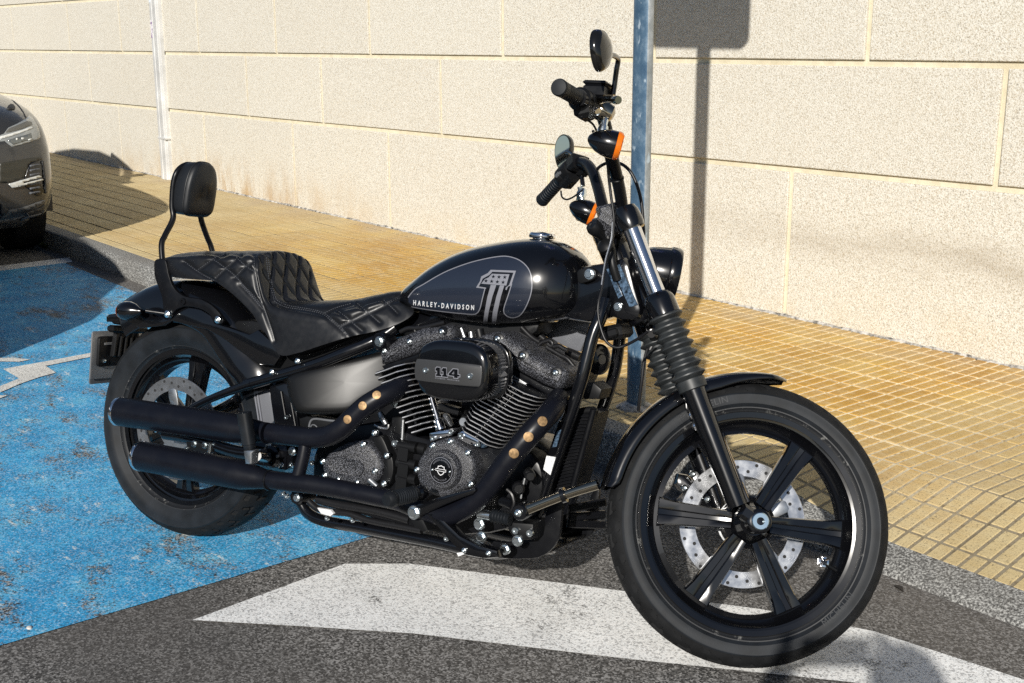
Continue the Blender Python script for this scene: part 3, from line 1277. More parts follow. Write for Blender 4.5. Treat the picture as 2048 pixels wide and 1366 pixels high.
def brake_disc(cx, cz, y, ro, ri, st, root, side):
    d = part(disc_mb(cx, cz, y, ro, ri), 'brake_disc', 'steel', st, root)
    h = MB()
    for k in range(36):
        a = 2 * pi * k / 36 + (k % 3) * .02
        r = ri + (ro - ri) * (.30, .55, .78)[k % 3]
        for s_ in (-1, 1):
            lathe(h, (cx + r * cos(a), y + s_ * .0026, cz + r * sin(a)), (0, s_, 0), [(0, .0042), (.0002, .0042)], 10)
    part(h, 'drilled_holes', M_HOLE, st, d)['kind'] = 'stuff'
    c = MB()
    for k in range(5):
        a = 2 * pi * k / 5 + .35
        a2 = a + .42
        pts = [(cx + r * cos(t), y, cz + r * sin(t)) for r, t in ((.052, a - .16), (.052, a + .25), (ri * .8, a + .34), (ri + .006, a + .30), (ri + .006, a + .05), (ri * .8, a - .02))]
        prism(c, rnd(pts, 1), y - .003, y + .003, bev=.001)
    lathe(c, (cx, y, cz), (0, 1, 0), [(-.004, .035), (-.004, .060), (.004, .060), (.004, .035)], 32, closed=True)
    part(c, 'disc_carrier', 'alu', st, d)
    return d


brake_disc(WB, RF, .058, .150, .112, True, fw, 1)
brake_disc(0, RR, -.083, .146, .108, False, rw, -1)

# front axle, valve cap with a cross
ax = MB()
lathe(ax, (WB, -.06, RF), (0, -1, 0), [(-.12, .012), (0, .012), (.02, .017), (.05, .017)], 20)
lathe(ax, (WB, -.122, RF), (0, -1, 0), [(0, .0195), (.010, .0195), (.012, .0175), (.012, .0088), (-.002, .0085), (-.002, .001)], 32)
part(ax, 'axle_bolt', 'tag2', True)
cp = F(1646.6, 1124, -.034)
vc = MB()
n = 24
pts = []
for k in range(4):
    a = k * pi / 2
    for da, r in ((-.50, .0135), (.50, .0135), (.62, .0040) if False else (pi / 4, .0045)):
        pts.append((cp[0] + r * cos(a + da), 0, cp[2] + r * sin(a + da)))
prism(vc, pts, cp[1] - .005, cp[1] + .006, bev=.0012)
cap = part(vc, 'valve_cap', 'chrome', True, fw)
vs = MB()
tube(vs, [cp + np.array([0, .004, 0]), cp + np.array([.020, .012, -.008]), cp + np.array([.036, .016, -.014])], .0042, 10)
part(vs, 'valve_stem', 'plastic', True, fw)
vi = MB()
prism(vi, [(cp[0] + (a[0] - cp[0]) * .6, 0, cp[2] + (a[2] - cp[2]) * .6) for a in pts], cp[1] - .0056, cp[1], bev=.0004)
part(vi, 'cap_cross', 'ink', True, cap)


# raised lettering on the tyres
def arc_text(s, cx, cz, r, y, a0, size, name, m, st, root, flip=1, lift=.0012):
    v, f = text2d(s, size, .0, 1.08, 2)
    w = max(a[0] for a in v)
    out = []
    for (x, h) in v:
        th = a0 - flip * (x - w / 2) / r
        rr_ = r + flip * h
        out.append((cx + rr_ * cos(th), y, cz + rr_ * sin(th)))
    mb = MB()
    mb.add(out, f)
    o = part(mb, name, m, st, root)
    return o


M_LET = mat('raised_tyre_letters', (.014, .016, .019), .5)
arc_text('MICHELIN', WB, RF, .278, -.0505, radians(-38), .021, 'tyre_lettering', M_LET, True, fw, -1)
arc_text('MICHELIN', WB, RF, .278, -.0505, radians(118), .021, 'tyre_lettering', M_LET, True, fw, 1)

# ---------------------------------------------------------------- fork, fenders, lamp
FT, FB = np.array([1.266, 0, .953]), np.array([1.4505, 0, .603])
fd = (FB - FT) / np.linalg.norm(FB - FT)


def fk(t, y):
    """point on the fork leg, t = 0 top clamp .. 1 slider top"""
    p = FT + (FB - FT) * t
    return np.array([p[0], y, p[2]])


L_ = np.linalg.norm(FB - FT)
for y in (-.105, .105):
    mb = MB()
    lathe(mb, fk(-.02, y), fd, [(0, .0215), (L_ * .56, .0215)], 28)
    part(mb, 'fork_tube', 'chrome', True)
    mb = MB()
    lathe(mb, fk(-.13, y), fd, [(0, .012), (.003, .026), (.016, .031), (.045, .033), (.056, .031), (.058, .022)], 32)
    part(mb, 'upper_clamp', 'gloss', True)
    mb = MB()
    lathe(mb, fk(.415, y), fd, [(0, .022), (.006, .031), (.02, .036), (.055, .037), (.062, .030)], 32)
    part(mb, 'lower_clamp', 'gloss', True)
    # rubber boot: real folds
    pr = [(0, .026), (.002, .033), (.018, .034), (.02, .031)]
    d = .022
    for k in range(7):
        pr += [(d + .004, .0295), (d + .013, .0405), (d + .016, .0405), (d + .024, .0300)]
        d += .0238
    pr += [(d + .002, .0335), (d + .024, .0335), (d + .026, .029)]
    mb = MB()
    lathe(mb, fk(.475, y), fd, pr, 36)
    part(mb, 'fork_boot', 'boot', True, ang=20)
    # slider to the axle
    sb = fk(1.0, y) + fd * .285
    mb = MB()
    lathe(mb, fk(.955, y), fd, [(0, .028), (.01, .0285), (.03, .0268), (.12, .0255), (.25, .0235), (.30, .0225)], 32)
    part(mb, 'fork_slider', 'gloss', True)
    mb = MB()
    lathe(mb, (WB, y - .022 * (1 if y < 0 else 1), RF), (0, 1, 0), [(0, .022), (.004, .0275), (.038, .0275), (.044, .022)], 28)
    bar(mb, (WB, y, RF), tuple(sb + fd * .005), .034, .042, bev=.008)
    part(mb, 'axle_lug', 'gloss', True)

# steering head, triple tree cross pieces
mb = MB()
for t, r in ((-.05, .012), (.47, .016)):
    a = fk(t, -.105)
    b = fk(t, .105)
    c = a + np.array([-.045, .105, .0])
    bar(mb, a, b, .05, .04, up=fd, bev=.008)
part(mb, 'triple_clamp', 'gloss', True)

# front fender
ARC = lambda cx, cz, r, th, y: (cx + r * cos(th), y, cz + r * sin(th))


def fender(cx, cz, stations, hw, name, steered, drop, thick=.0035, m='gloss'):
    """stations: (angle, radius at the crown, side drop, half width)"""
    mb = MB()
    rings = []
    for th, r, dr, w in stations:
        o = []
        ys = np.linspace(-1, 1, 17)
        for u in ys:
            yy = w * sin(u * pi / 2 * 1.0)
            k = 1 - cos(u * pi / 2)
            o.append((yy, r - dr * (k ** 1.5)))
        ring = [ARC(cx, cz, rr_, th, yy) for yy, rr_ in o]
        inn = [ARC(cx, cz, rr_ - thick, th, yy * .97) for yy, rr_ in o[::-1]]
        rings.append(ring + inn)
    loft(mb, rings)
    return part(mb, name, m, steered, ang=50)


def angles(pts, y, cx, cz, fn):
    o = []
    for a, b in pts:
        w = fn(a, b, y)
        o.append((atan2(w[2] - cz, w[0] - cx), sqrt((w[0] - cx) ** 2 + (w[2] - cz) ** 2)))
    return o


st = []
for k, th in enumerate(np.linspace(radians(81.5), radians(174.5), 40)):
    u = k / 39
    taper = min(1, u / .35 + .12, (1 - u) / .06 + .5)
    st.append((th, .349, .030 * taper + .003, .064 * min(1, u / .10 + .35)))
fender(WB, RF, st, .06, 'front_fender', True, .03)
mb = MB()
for s_ in (-1, 1):
    a = np.array(ARC(WB, RF, .335, radians(121), s_ * .072))
    prism(mb, rnd([a + np.array(d) for d in ((-.035, 0, .006), (.030, 0, .004), (.020, 0, -.020), (.012, 0, -.058), (-.012, 0, -.062), (-.018, 0, -.025))], 1), a[1] - .006, a[1] + .006, bev=.002)
part(mb, 'fender_bracket', 'gloss', True)
for a in QF('K', -.088, (440, 215), (457, 262)):
    bolt(a, .0095, bike, 'dome', MT['chrome'], True)

# headlamp
hc = F(1311, 544, 0)
hax = np.array([1, 0, -.06])
mb = MB()
lathe(mb, hc, hax, [(-.075, .004), (-.070, .021), (-.056, .038), (-.038, .050), (-.012, .059), (.018, .0635), (.026, .064)], 44)
hl = part(mb, 'headlamp', 'gloss', True)
mb = MB()
lathe(mb, hc, hax, [(.025, .065), (.029, .0675), (.046, .0675), (.053, .064), (.051, .059), (.028, .058)], 44, closed=True)
part(mb, 'lamp_ring', 'gloss', True, hl)
mb = MB()
lathe(mb, hc, hax, [(.042, .0588), (.050, .047), (.055, .026), (.057, .004)], 36)
part(mb, 'lamp_lens', 'glass', True, hl)
mb = MB()
lathe(mb, hc, hax, [(.0385, .0585), (.028, .051), (.012, .034), (.004, .009)], 36)
part(mb, 'lamp_reflector', 'chrome', True, hl)
mb = MB()
bar(mb, hc + np.array([-.05, 0, .03]), fk(.1, 0), .03, .03, bev=.005)
bar(mb, hc + np.array([-.05, 0, -.02]), fk(.4, 0), .05, .03, bev=.005)
part(mb, 'lamp_mount', 'plastic', True)

# handlebar
bt = MB()
half = [F(1233, 452, -.035), F(1243, 420, -.05), F(1240, 385, -.085), F(1228, 330, -.14), F(1216, 275, -.20), F(1206, 235, -.235), F(1196, 214, -.255), F(1180, 205, -.285), F(1160, 198, -.33)]
half = [np.array(a) for a in half]
left = [F(1218, 452, .035), F(1205, 410, .06), F(1196, 375, .10), F(1186, 345, .14), F(1172, 328, .19), F(1155, 326, .235), F(1142, 336, .27), F(1128, 350, .31), F(1120, 357, .34)]
left = [np.array(a) for a in left]
path = half[::-1] + [np.array([1.232, 0, .955])] + left
tube(bt, path, .0145, 16, 6)
part(bt, 'handlebar', 'satin', True)
mb = MB()
for s_ in (-1, 1):
    bar(mb, (1.236, s_ * .05, .945), (1.205, s_ * .05, 1.012), .05, .036, bev=.007)
box(mb, (1.222, 0, .975), (.055, .16, .06), basis((1, 0, -.5), (.5, 0, 1)), .012)
part(mb, 'bar_riser', 'wrinkle', True)


def grip_side(s, inner, outer, sw):
    """rubber grip, switch housing, lever, mirror and its arm; s = -1 right, 1 left"""
    i_, o_ = np.array(inner), np.array(outer)
    d = (o_ - i_) / np.linalg.norm(o_ - i_)
    L = np.linalg.norm(o_ - i_)
    mb = MB()
    pr = [(-.002, .0175), (0, .0185)]
    for k in range(9):
        x = L * (.08 + .08 * k)
        pr += [(x, .0178), (x + L * .01, .0170), (x + L * .055, .0170), (x + L * .06, .0178)]
    pr += [(L - .012, .0185), (L - .004, .0188), (L, .0165), (L + .001, .006)]
    lathe(mb, i_, d, pr, 26)
    part(mb, 'handgrip', 'rubber', True)
    mb = MB()
    lathe(mb, i_ - d * .062, d, [(0, .017), (.003, .0245), (.01, .0265), (.03, .0275), (.034, .0245), (.038, .027), (.056, .0265), (.062, .021)], 26)
    ex = np.array(d)
    down = np.array([.25, 0, -1.])
    R_ = basis(ex, down)
    box(mb, i_ - d * .034 + R_[:, 2] * .026, (.054, .036, .03), R_, .009)
    sh = part(mb, 'switch_housing', 'plastic', True)
    mb = MB()
    back = np.array([-1., 0, 0])
    box(mb, i_ - d * .030 + back * .026 + R_[:, 2] * .010, (.016, .010, .014), R_, .003)
    box(mb, i_ - d * .046 + back * .027 + R_[:, 2] * .014, (.009, .010, .009), R_, .002)
    part(mb, 'switch_button', 'grey', True, sh)
    # control clamp and lever ahead of the grip
    fwd = np.array([.80, 0, -.50])
    mb = MB()
    c0 = i_ - d * .085
    box(mb, c0 + fwd * .004, (.034, .05, .044), basis(d, (0, 0, 1)), .008)
    box(mb, c0 + fwd * .030, (.044, .032, .030), basis(d, (0, 0, 1)), .008)
    part(mb, 'lever_perch', 'plastic', True)
    mb = MB()
    pts = [F(1188, 208, -.26), F(1203, 200, -.29), F(1220, 199, -.34), F(1232, 200, -.375), F(1237, 200, -.385)] if s < 0 else [F(1163, 384, .27), F(1156, 408, .31), F(1152, 424, .34), F(1157, 434, .36), F(1160, 438, .365)]
    tube(mb, pts, [.009, .0085, .0075, .0095, .0085], 12, 5)
    part(mb, 'control_lever', 'dchrome', True)
    return c0, d


RO, RI = F(1117, 174, -.425), F(1157, 197, -.315)
LO, LI = F(1083, 402, .425), F(1124, 357, .315)
c0r, dr_ = grip_side(-1, RI, RO, 0)
c0l, dl_ = grip_side(1, LI, LO, 0)
# brake reservoir on the right
mb = MB()
rc = F(1196, 186, -.245)
box(mb, rc, (.062, .050, .034), basis(dr_, (0, -.12, 1)), .008)
box(mb, rc + np.array([0, 0, .019]), (.066, .054, .010), basis(dr_, (0, -.12, 1)), .004)
part(mb, 'brake_reservoir', 'satin', True)
mb = MB()
lathe(mb, F(1190, 218, -.27), (.5, -.4, -.5), [(-.012, .008), (0, .012), (.012, .009)], 14)
part(mb, 'lever_pivot', 'chrome', True)
mb = MB()
lathe(mb, F(1207, 222, -.25), (.8, .1, -.25), [(-.03, .009), (-.02, .019), (0, .023), (.018, .021), (.026, .008)], 22)
part(mb, 'lever_cover', 'dchrome', True)

# mirrors
M_DARKG = mat('mirror_shell', (.006, .0055, .005), .10, coat=.6)


def mirror(back_pts, stem, cpt, nrm, rad_a, rad_b, up, s):
    nrm = np.array(nrm, float)
    R_ = basis(np.cross(up, nrm), nrm)
    mb = MB()
    rings = []
    for k, (dz, sc) in enumerate([(0, .93), (.0, 1.), (-.006, 1.0), (-.014, .93), (-.020, .72), (-.024, .35)]):
        ring = []
        for t in range(40):
            th = 2 * pi * t / 40
            a, b = rad_a * cos(th), rad_b * sin(th)
            b *= 1 + .18 * cos(th) * 0
            a *= 1 + .22 * sin(th)
            ring.append(np.array(cpt) + R_ @ np.array([a * sc, b * sc, dz]))
        rings.append(ring)
    loft(mb, rings)
    sh = part(mb, 'mirror_shell', M_DARKG, True)
    mb = MB()
    ring = [np.array(cpt) + R_ @ np.array([rad_a * cos(2 * pi * t / 40) * .92 * (1 + .22 * sin(2 * pi * t / 40)), rad_b * sin(2 * pi * t / 40) * .92, .0006]) for t in range(40)]
    mb.add(ring, [tuple(range(40))])
    part(mb, 'mirror_glass', 'mirror', True, sh)
    mb = MB()
    tube(mb, stem, .0062, 12, 6)
    part(mb, 'mirror_stem', 'gloss', True)


mc = F(1196, 103, -.385)
mirror(None, [F(1226, 190, -.245), F(1229, 170, -.25), F(1233, 140, -.262), F(1236, 120, -.272), F(1229, 112, -.30), F(1216, 110, -.335), F(1203, 112, -.375)], mc, (-.80, .52, -.06), .040, .046, (.10, 0, 1), -1)
ml = F(1124, 303, .365)
mirror(None, [F(1166, 372, .245), F(1163, 350, .25), F(1158, 332, .262), F(1152, 318, .28), F(1143, 308, .32), F(1134, 304, .35)], ml, (-.80, -.42, -.16), .040, .047, (.48, 0, 1), 1)


# turn signals
def signal(tip, lens, r, name='turn_signal', steered=True, ln=.085):
    tip, lens = np.array(tip), np.array(lens)
    d = (lens - tip) / np.linalg.norm(lens - tip)
    L = np.linalg.norm(lens - tip)
    mb = MB()
    lathe(mb, tip, d, [(0, .001), (L * .03, r * .24), (L * .12, r * .48), (L * .3, r * .76), (L * .5, r * .93), (L * .68, r), (L * .86, r * 1.0)], 32)
    b = part(mb, name, 'gloss', steered)
    mb = MB()
    lathe(mb, tip, d, [(L * .86, r * .98), (L * .875, r * 1.02), (L * .94, r * 1.01), (L * 1.02, r * .93), (L * 1.04, r * .6), (L * 1.045, .001)], 32)
    part(mb, 'amber_lens', 'amber', steered, b)
    mb = MB()
    for k in range(5):
        x = -r * .7 + r * .35 * k
        h = sqrt(max(0, (r * .98) ** 2 - x * x))
        e = frame_of(d)
        a = tip + d * L * 1.035 + e[1] * x
        bar(mb, a - e[2] * h * .8, a + e[2] * h * .8, r * .06, .003, bev=.0005)
    part(mb, 'lens_ribs', 'amber', steered, b)
    return b


signal(F(1175, 276, -.265), F(1240, 293, -.265), .0315)
signal(F(1139, 409, .265), F(1188, 430, .265), .0315)
mb = MB()
tube(mb, [F(1206, 268, -.262), F(1208, 250, -.26), F(1212, 234, -.255)], .0075, 12)
lathe(mb, F(1205, 262, -.262), (.1, 0, 1), [(-.012, .011), (0, .0125), (.012, .0105)], 12)
part(mb, 'signal_stalk', 'zinc', True)
mb = MB()
tube(mb, [F(1164, 400, .262), F(1163, 385, .26), F(1160, 373, .255)], .0075, 12)
lathe(mb, F(1163, 388, .26), (.1, 0, 1), [(-.010, .012), (0, .014), (.014, .010)], 10)
part(mb, 'signal_stalk', 'zinc', True)

# cables and hoses round the bars
mb = MB()
tube(mb, [F(1186, 262, -.24), F(1212, 315, -.16), F(1218, 360, -.13), F(1222, 392, -.12), F(1228, 440, -.11), F(1224, 480, -.10), F(1212, 520, -.10), F(1205, 570, -.105), F(1198, 600, -.11), F(1196, 622, -.11), F(1200, 650, -.11), F(1212, 682, -.11), F(1232, 695, -.11), F(1252, 690, -.11), F(1275, 678, -.10), F(1295, 664, -.09)], .0034, 10, 6)
part(mb, 'brake_hose', 'cable', True)
mb = MB()
tube(mb, [F(1225, 444, -.112), F(1222, 480, -.104), F(1211, 520, -.104), F(1203, 570, -.109)], .0018, 8, 6)
part(mb, 'hose_sleeve', 'braid', True)
def cable(pts, r, n=8):
    m_ = MB()
    tube(m_, pts, r, n, 6)
    return part(m_, 'control_cable', 'cable', True)


cable([F(1190, 345, .15), F(1200, 333, .13), F(1218, 325, .10), F(1240, 327, .07), F(1258, 340, .05), F(1272, 365, .05), F(1282, 400, .05), F(1286, 440, .05), F(1287, 475, .05), F(1280, 520, .05)], .0042, 10)
cable([F(1163, 232, -.30), F(1175, 240, -.27), F(1187, 250, -.24), F(1196, 268, -.21)], .0026)
cable([F(1122, 382, .32), F(1124, 394, .31), F(1134, 399, .29), F(1148, 393, .26), F(1165, 380, .22)], .0024)
cable([F(1298, 690, .09), F(1289, 720, .09), F(1284, 760, .09), F(1279, 800, .08), F(1277, 822, .07)], .0042)
cable([F(1303, 668, .04), F(1310, 680, .08), F(1300, 700, .09)], .010, 10)
mb = MB()
tb_ = (half[2] + half[3]) / 2
lathe(mb, tb_, half[3] - half[2], [(-.003, .0158), (-.002, .0166), (.002, .0166), (.003, .0158)], 16)
part(mb, 'cable_tie', 'plastic', True)
mb = MB()
lathe(mb, F(1196, 462, -.06), (-.7, -.5, .4), [(-.03, .010), (-.01, .012), (.002, .018), (.014, .020), (.024, .016)], 16)
box(mb, F(1192, 456, -.06), (.03, .022, .03), basis((1, 0, .4), (0, 0, 1)), .004)
lathe(mb, F(1213, 495, -.05), (-.5, -.6, .2), [(-.02, .012), (0, .02), (.012, .019), (.018, .010)], 18)
tube(mb, [F(1215, 470, -.05), F(1222, 500, -.05), F(1226, 530, -.05), F(1235, 560, -.04)], .011, 10)
part(mb, 'ignition_switch', 'plastic', True)

# front caliper on the far side, seen through the spokes
mb = MB()
cc = [F(a, b, .085) for a, b in q('N', (378, 620), (372, 500), (420, 450), (500, 455), (522, 510), (500, 600), (500, 640))]
prism(mb, cc, .062, .13, bev=.008)
part(mb, 'brake_caliper', 'wrinkle', True)
mb = MB()
cc = [F(a, b, .085) for a, b in q('N', (360, 330), (420, 340), (520, 420), (580, 500), (590, 560), (520, 560), (440, 470), (380, 440), (345, 400))]
prism(mb, cc, .075, .12, bev=.006)
part(mb, 'caliper_bracket', 'gloss', True)
mb = MB()
cc = [F(a, b, .075) for a, b in q('N', (440, 310), (490, 320), (580, 430), (545, 470), (470, 380))]
prism(mb, cc, .070, .080, bev=.002)
part(mb, 'brake_pad', 'alu', True)
for a in q('N', (462, 335), (560, 508), (408, 430)):
    bolt(F(a[0], a[1], .068), .008, bike, 'dome', MT['zinc'], True)

# ---------------------------------------------------------------- rear fender, struts, sissy bar, plate
tp = [(-.275, .632), (-.262, .655), (-.179, .703), (-.1, .728), (-.04, .734), (.023, .732), (.115, .706), (.199, .641), (.256, .585), (.302, .540), (.33, .48)]
st = []
for k, (x, z) in enumerate(spline([np.array(a) for a in tp], 5)):
    th = atan2(z - RR, x)
    r = sqrt(x * x + (z - RR) ** 2)
    u = k / (5 * (len(tp) - 1))
    st.append((th, r, .115 * min(1, u / .09 + .25) * (1 if u < .7 else 1 - (u - .7) * .35), .098 * min(1, .62 + u * 5)))
fender(0, RR, st, .098, 'rear_fender', False, .1, .004)
mb = MB()
st2 = [(th, r - .03, .075, .088) for th, r, d_, w_ in st[6:]]
mb = MB()
for s_ in (-1, 1):
    pts = [P(a, b, -.112) for a, b in q('B', (400, 560), (560, 560), (740, 640), (840, 560), (900, 535), (1010, 560), (1090, 610), (1120, 670), (1180, 685), (1300, 725), (1400, 760), (1470, 722), (1590, 830), (1650, 935), (1600, 1010), (1480, 1000), (1330, 900), (1180, 790), (1060, 720), (920, 690), (780, 650), (700, 690), (520, 710), (430, 660))]
    prism(mb, pts, s_ * .112, s_ * .098, bev=.003)
part(mb, 'fender_strut', 'gloss')
for s_ in (-1, 1):
    mb = MB()
    pts = [P(a, b, -.122) for a, b in q('B', (636, 185), (650, 155), (690, 148), (728, 158), (740, 200), (752, 270), (775, 350), (815, 410), (875, 452), (940, 465), (1010, 472), (1090, 515), (1150, 570), (1190, 630), (1196, 660), (1165, 682), (1115, 660), (1090, 600), (1020, 555), (930, 535), (870, 535), (810, 560), (775, 610), (745, 628), (708, 612), (712, 540), (700, 450), (668, 370), (640, 290))]
    prism(mb, rnd(pts, 1), s_ * .124, s_ * .113, bev=.0025)
    part(mb, 'sissy_bracket', 'satin')
bolts('B', -.125, .0115, bike, [(750, 595), (1155, 640)], 'dome')
bolt(QP('B', -.124, (870, 495))[0], .010, bike, 'cap', MT['satin'])
mb = MB()
sy = [P(a, b, y) for (a, b), y in zip(q('Q', (118, 1010), (105, 930), (100, 800), (130, 725), (196, 588)), (-.112, -.110, -.103, -.088, -.060))]
zt = .985
up = [np.array([a[0], -a[1], a[2]]) for a in sy]
x1 = sy[-1][0]
top = [np.array([x1 - .008, -.058, .94]), np.array([x1 - .008, -.058, 1.00]), np.array([x1 - .002, -.052, 1.036]), np.array([x1 + .002, -.028, 1.056]), np.array([x1 + .004, 0, 1.060])]
path = sy + top + [np.array([a[0], -a[1], a[2]]) for a in top[-2::-1]] + up[::-1]
tube(mb, path, .0082, 14, 6)
part(mb, 'sissy_bar', 'satin')
# backrest pad: rounded shell, seam, piping
xb, xf, pw = -.090, -.028, .060
mb = MB()
rings = []
outl = []
for t in range(56):
    th = 2 * pi * t / 56
    c_, s_ = cos(th), sin(th)
    y = pw * np.sign(c_) * abs(c_) ** (.62 if s_ > 0 else .40)
    if s_ >= 0:
        z = .985 + .082 * abs(s_) ** .80
    else:
        z = .985 - .068 * abs(s_) ** .34
    y *= 1.0 - .10 * max(0, s_)
    outl.append((y, z))
for x, k in ((xb, .86), (xb + .003, .95), (xb + .008, 1.0), (xf - .014, 1.03), (xf - .006, 1.0), (xf - .002, .96), (xf + .001, .88), (xf + .0035, .75), (xf + .0052, .58), (xf + .0062, .40), (xf + .0066, .22)):
    rings.append([(x + .10 * (z - .985), y * k, .985 + (z - .985) * k) for y, z in outl])
loft(mb, rings)
pad = part(mb, 'backrest_pad', 'vinyl', ang=60)
mb = MB()
tube(mb, [(xf - .014 + .10 * (z - .985), y * 1.035, .985 + (z - .985) * 1.035) for y, z in outl] + [(xf - .014 + .10 * (outl[0][1] - .985), outl[0][0] * 1.035, .985 + (outl[0][1] - .985) * 1.035)], .0016, 8, 0, cap=False)
part(mb, 'pad_piping', 'vinyl', False, pad)
# number plate, holder and rear lamp
XP = -.385
mb = MB()
pl = [PX(a, b, XP) for a, b in q('B', (185, 735), (560, 735), (470, 1125), (75, 1125))]
w_, z0_, z1_ = .11, pl[3][2], pl[0][2]
yc = (pl[0][1] + pl[3][1]) / 2 + .11
def rrect(y0, y1, z0, z1, r):
    return [(0, (y0 + y1) / 2 + sx * ((y1 - y0) / 2 - r) + r * cos(a), (z0 + z1) / 2 + sz * ((z1 - z0) / 2 - r) + r * sin(a)) for sx, sz, a0 in ((1, 1, 0), (-1, 1, 90), (-1, -1, 180), (1, -1, 270)) for a in np.radians(np.linspace(a0, a0 + 90, 5))]


prism(mb, rrect(yc - .11, yc + .13, z0_, z1_, .008), XP, XP - .002, bev=.0004, axis=0)
part(mb, 'number_plate', 'plate')
mb = MB()
prism(mb, rrect(yc - .105, yc + .12, z0_ - .016, z1_, .008), XP - .006, XP - .009, bev=.0004, axis=0)
part(mb, 'plate_carrier', 'grey')
mb = MB()
hp = [PX(a, b, XP + .004) for a, b in q('B', (205, 775), (560, 775), (500, 1020), (150, 1020))]
hy, h0, h1 = hp[3][1] + .012, hp[3][2], hp[0][2]
prism(mb, rrect(hy, hy + .17, h0, h1, .010), XP + .010, XP + .001, bev=.002, axis=0)
ph = part(mb, 'plate_holder', 'plastic')
mb = MB()
box(mb, (XP + .0115, hy + .045, h1 - .022), (.002, .05, .008), bev=.001)
box(mb, (XP + .0115, hy + .13, h1 - .022), (.002, .05, .008), bev=.001)
part(mb, 'holder_slot', 'plate', False, ph)
bolt((XP + .012, hy + .02, h0 + .018), .006, bike, 'cap')
mb = MB()
for k in range(5):
    a, b = [PX(*w, -.362) for w in q('B', (338 + 40 * k, 700), (302 + 42 * k, 935))]
    bar(mb, a, b, .012, .016, up=(1, 0, 0), bev=.003)
a, b = [PX(*w, -.35) for w in q('B', (285, 712), (560, 722))]
bar(mb, a, b, .026, .022, up=(0, 0, 1), bev=.006)
a, b = [PX(*w, -.33) for w in q('B', (345, 640), (520, 660))]
bar(mb, a, b, .05, .030, up=(0, 0, 1), bev=.006)
part(mb, 'tail_bracket', 'plastic')
mb = MB()
tl = [P(a, b, -.05) for a, b in q('B', (268, 615), (285, 598), (365, 585), (372, 650), (270, 658))]
prism(mb, tl, -.06, .06, bev=.004, both=True)
part(mb, 'tail_lamp', 'gloss')
for s_ in (-1, 1):
    a, b = P(*q('B', (362, 570))[0], -.15), P(*q('B', (592, 572))[0], -.15)
    a[1], b[1] = s_ * .15, s_ * .15
    d = (b - a)
    mb = MB()
    lathe(mb, a, d, [(0, .004), (.002, .016), (.008, .0235), (.022, .0275), (.040, .0265), (.058, .020), (.072, .010), (.08, .006)], 30)
    ts = part(mb, 'turn_signal', 'gloss')
    mb = MB()
    tube(mb, [b + np.array([-.01, 0, 0]), b + np.array([.05, -s_ * .03, -.004])], .006, 10)
    part(mb, 'signal_stem', 'satin', False, ts)
    mb = MB()
    lathe(mb, a, -d, [(-.004, .021), (.002, .016), (.003, .002)], 24)
    part(mb, 'amber_lens', 'amber', False, ts)

# ---------------------------------------------------------------- frame
for s_ in (-1, 1):
    mb = MB()
    ys = lambda a: np.array([a[0], a[1] if s_ < 0 else -a[1], a[2]])
    top = [P(790, 655, -.075), P(760, 676, -.095), P(737, 687, -.11), P(690, 706, -.13), P(640, 726, -.135), P(590, 742, -.135), P(545, 755, -.135), P(493, 770, -.13)]
    tube(mb, [ys(a) for a in top], [.017, .017, .016, .0155, .0155, .0155, .0155, .0165], 16, 5)
    part(mb, 'seat_rail', 'frame')
    mb = MB()
    low = [P(505, 767, -.135), P(480, 775, -.135), P(440, 790, -.14), P(400, 808, -.14), P(360, 832, -.14), P(320, 862, -.14)]
    tube(mb, [ys(a) for a in low], [.014, .0125, .011, .011, .012, .014], 14, 5)
    tube(mb, [ys(a) for a in [P(560, 905, -.12), P(480, 905, -.135), P(400, 880, -.14), P(330, 868, -.14)]], [.02, .018, .016, .016], 14, 5)
    part(mb, 'swingarm', 'frame')
    mb = MB()
    dn = [P(1212, 600, -.055), P(1199, 638, -.075), P(1184, 676, -.088), P(1165, 752, -.10), P(1146, 813, -.10), P(1119, 889, -.10), P(1092, 968, -.10), P(1072, 1030, -.10), P(1052, 1075, -.10), P(1020, 1103, -.10), P(960, 1103, -.10), P(868, 1083, -.10), P(731, 1057, -.10), P(650, 1042, -.10), P(618, 1028, -.10), P(603, 1008, -.10), P(590, 985, -.10)]
    tube(mb, [ys(a) for a in dn], [.018, .0165] + [.0155] * 15, 16, 5)
    part(mb, 'frame_tube', 'frame')
mb = MB()
tube(mb, [np.array([1.235, 0, .80]), np.array([1.12, 0, .80]), np.array([.95, 0, .765]), np.array([.75, 0, .70]), np.array([.55, 0, .64]), np.array([.33, 0, .55])], [.04, .034, .030, .028, .028, .028], 18, 6)
part(mb, 'backbone', 'frame')
# steering neck with gussets and data sticker
mb = MB()
nk = [P(a, b, -.04) for a, b in q('I', (150, 300), (420, 255), (545, 215), (640, 560), (665, 640), (640, 720), (500, 730), (420, 690), (260, 740), (100, 720), (20, 690), (60, 520), (110, 400))]
prism(mb, rnd(nk, 1), -.052, .052, bev=.012, both=True)
lathe(mb, np.array([1.205, 0, .985]), (.5, 0, -.87), [(0, .03), (.01, .036), (.25, .036), (.26, .03)], 28)
part(mb, 'steering_neck', 'frame')
mb = MB()
st_ = [P(a, b, -.0535) for a, b in q('I', (415, 300), (480, 275), (625, 600), (560, 620))]
prism(mb, st_, -.0545, -.0525, bev=0)
part(mb, 'data_sticker', 'sticker')
mb = MB()
st_ = [P(a, b, -.0535) for a, b in q('I', (375, 315), (405, 305), (500, 530), (470, 550))]
prism(mb, st_, -.0545, -.0525, bev=0)
part(mb, 'data_sticker', 'sticker')
mb = MB()
tm = [P(a, b, -.062) for a, b in q('I', (140, 320), (240, 300), (290, 320), (300, 370), (270, 405), (150, 438))]
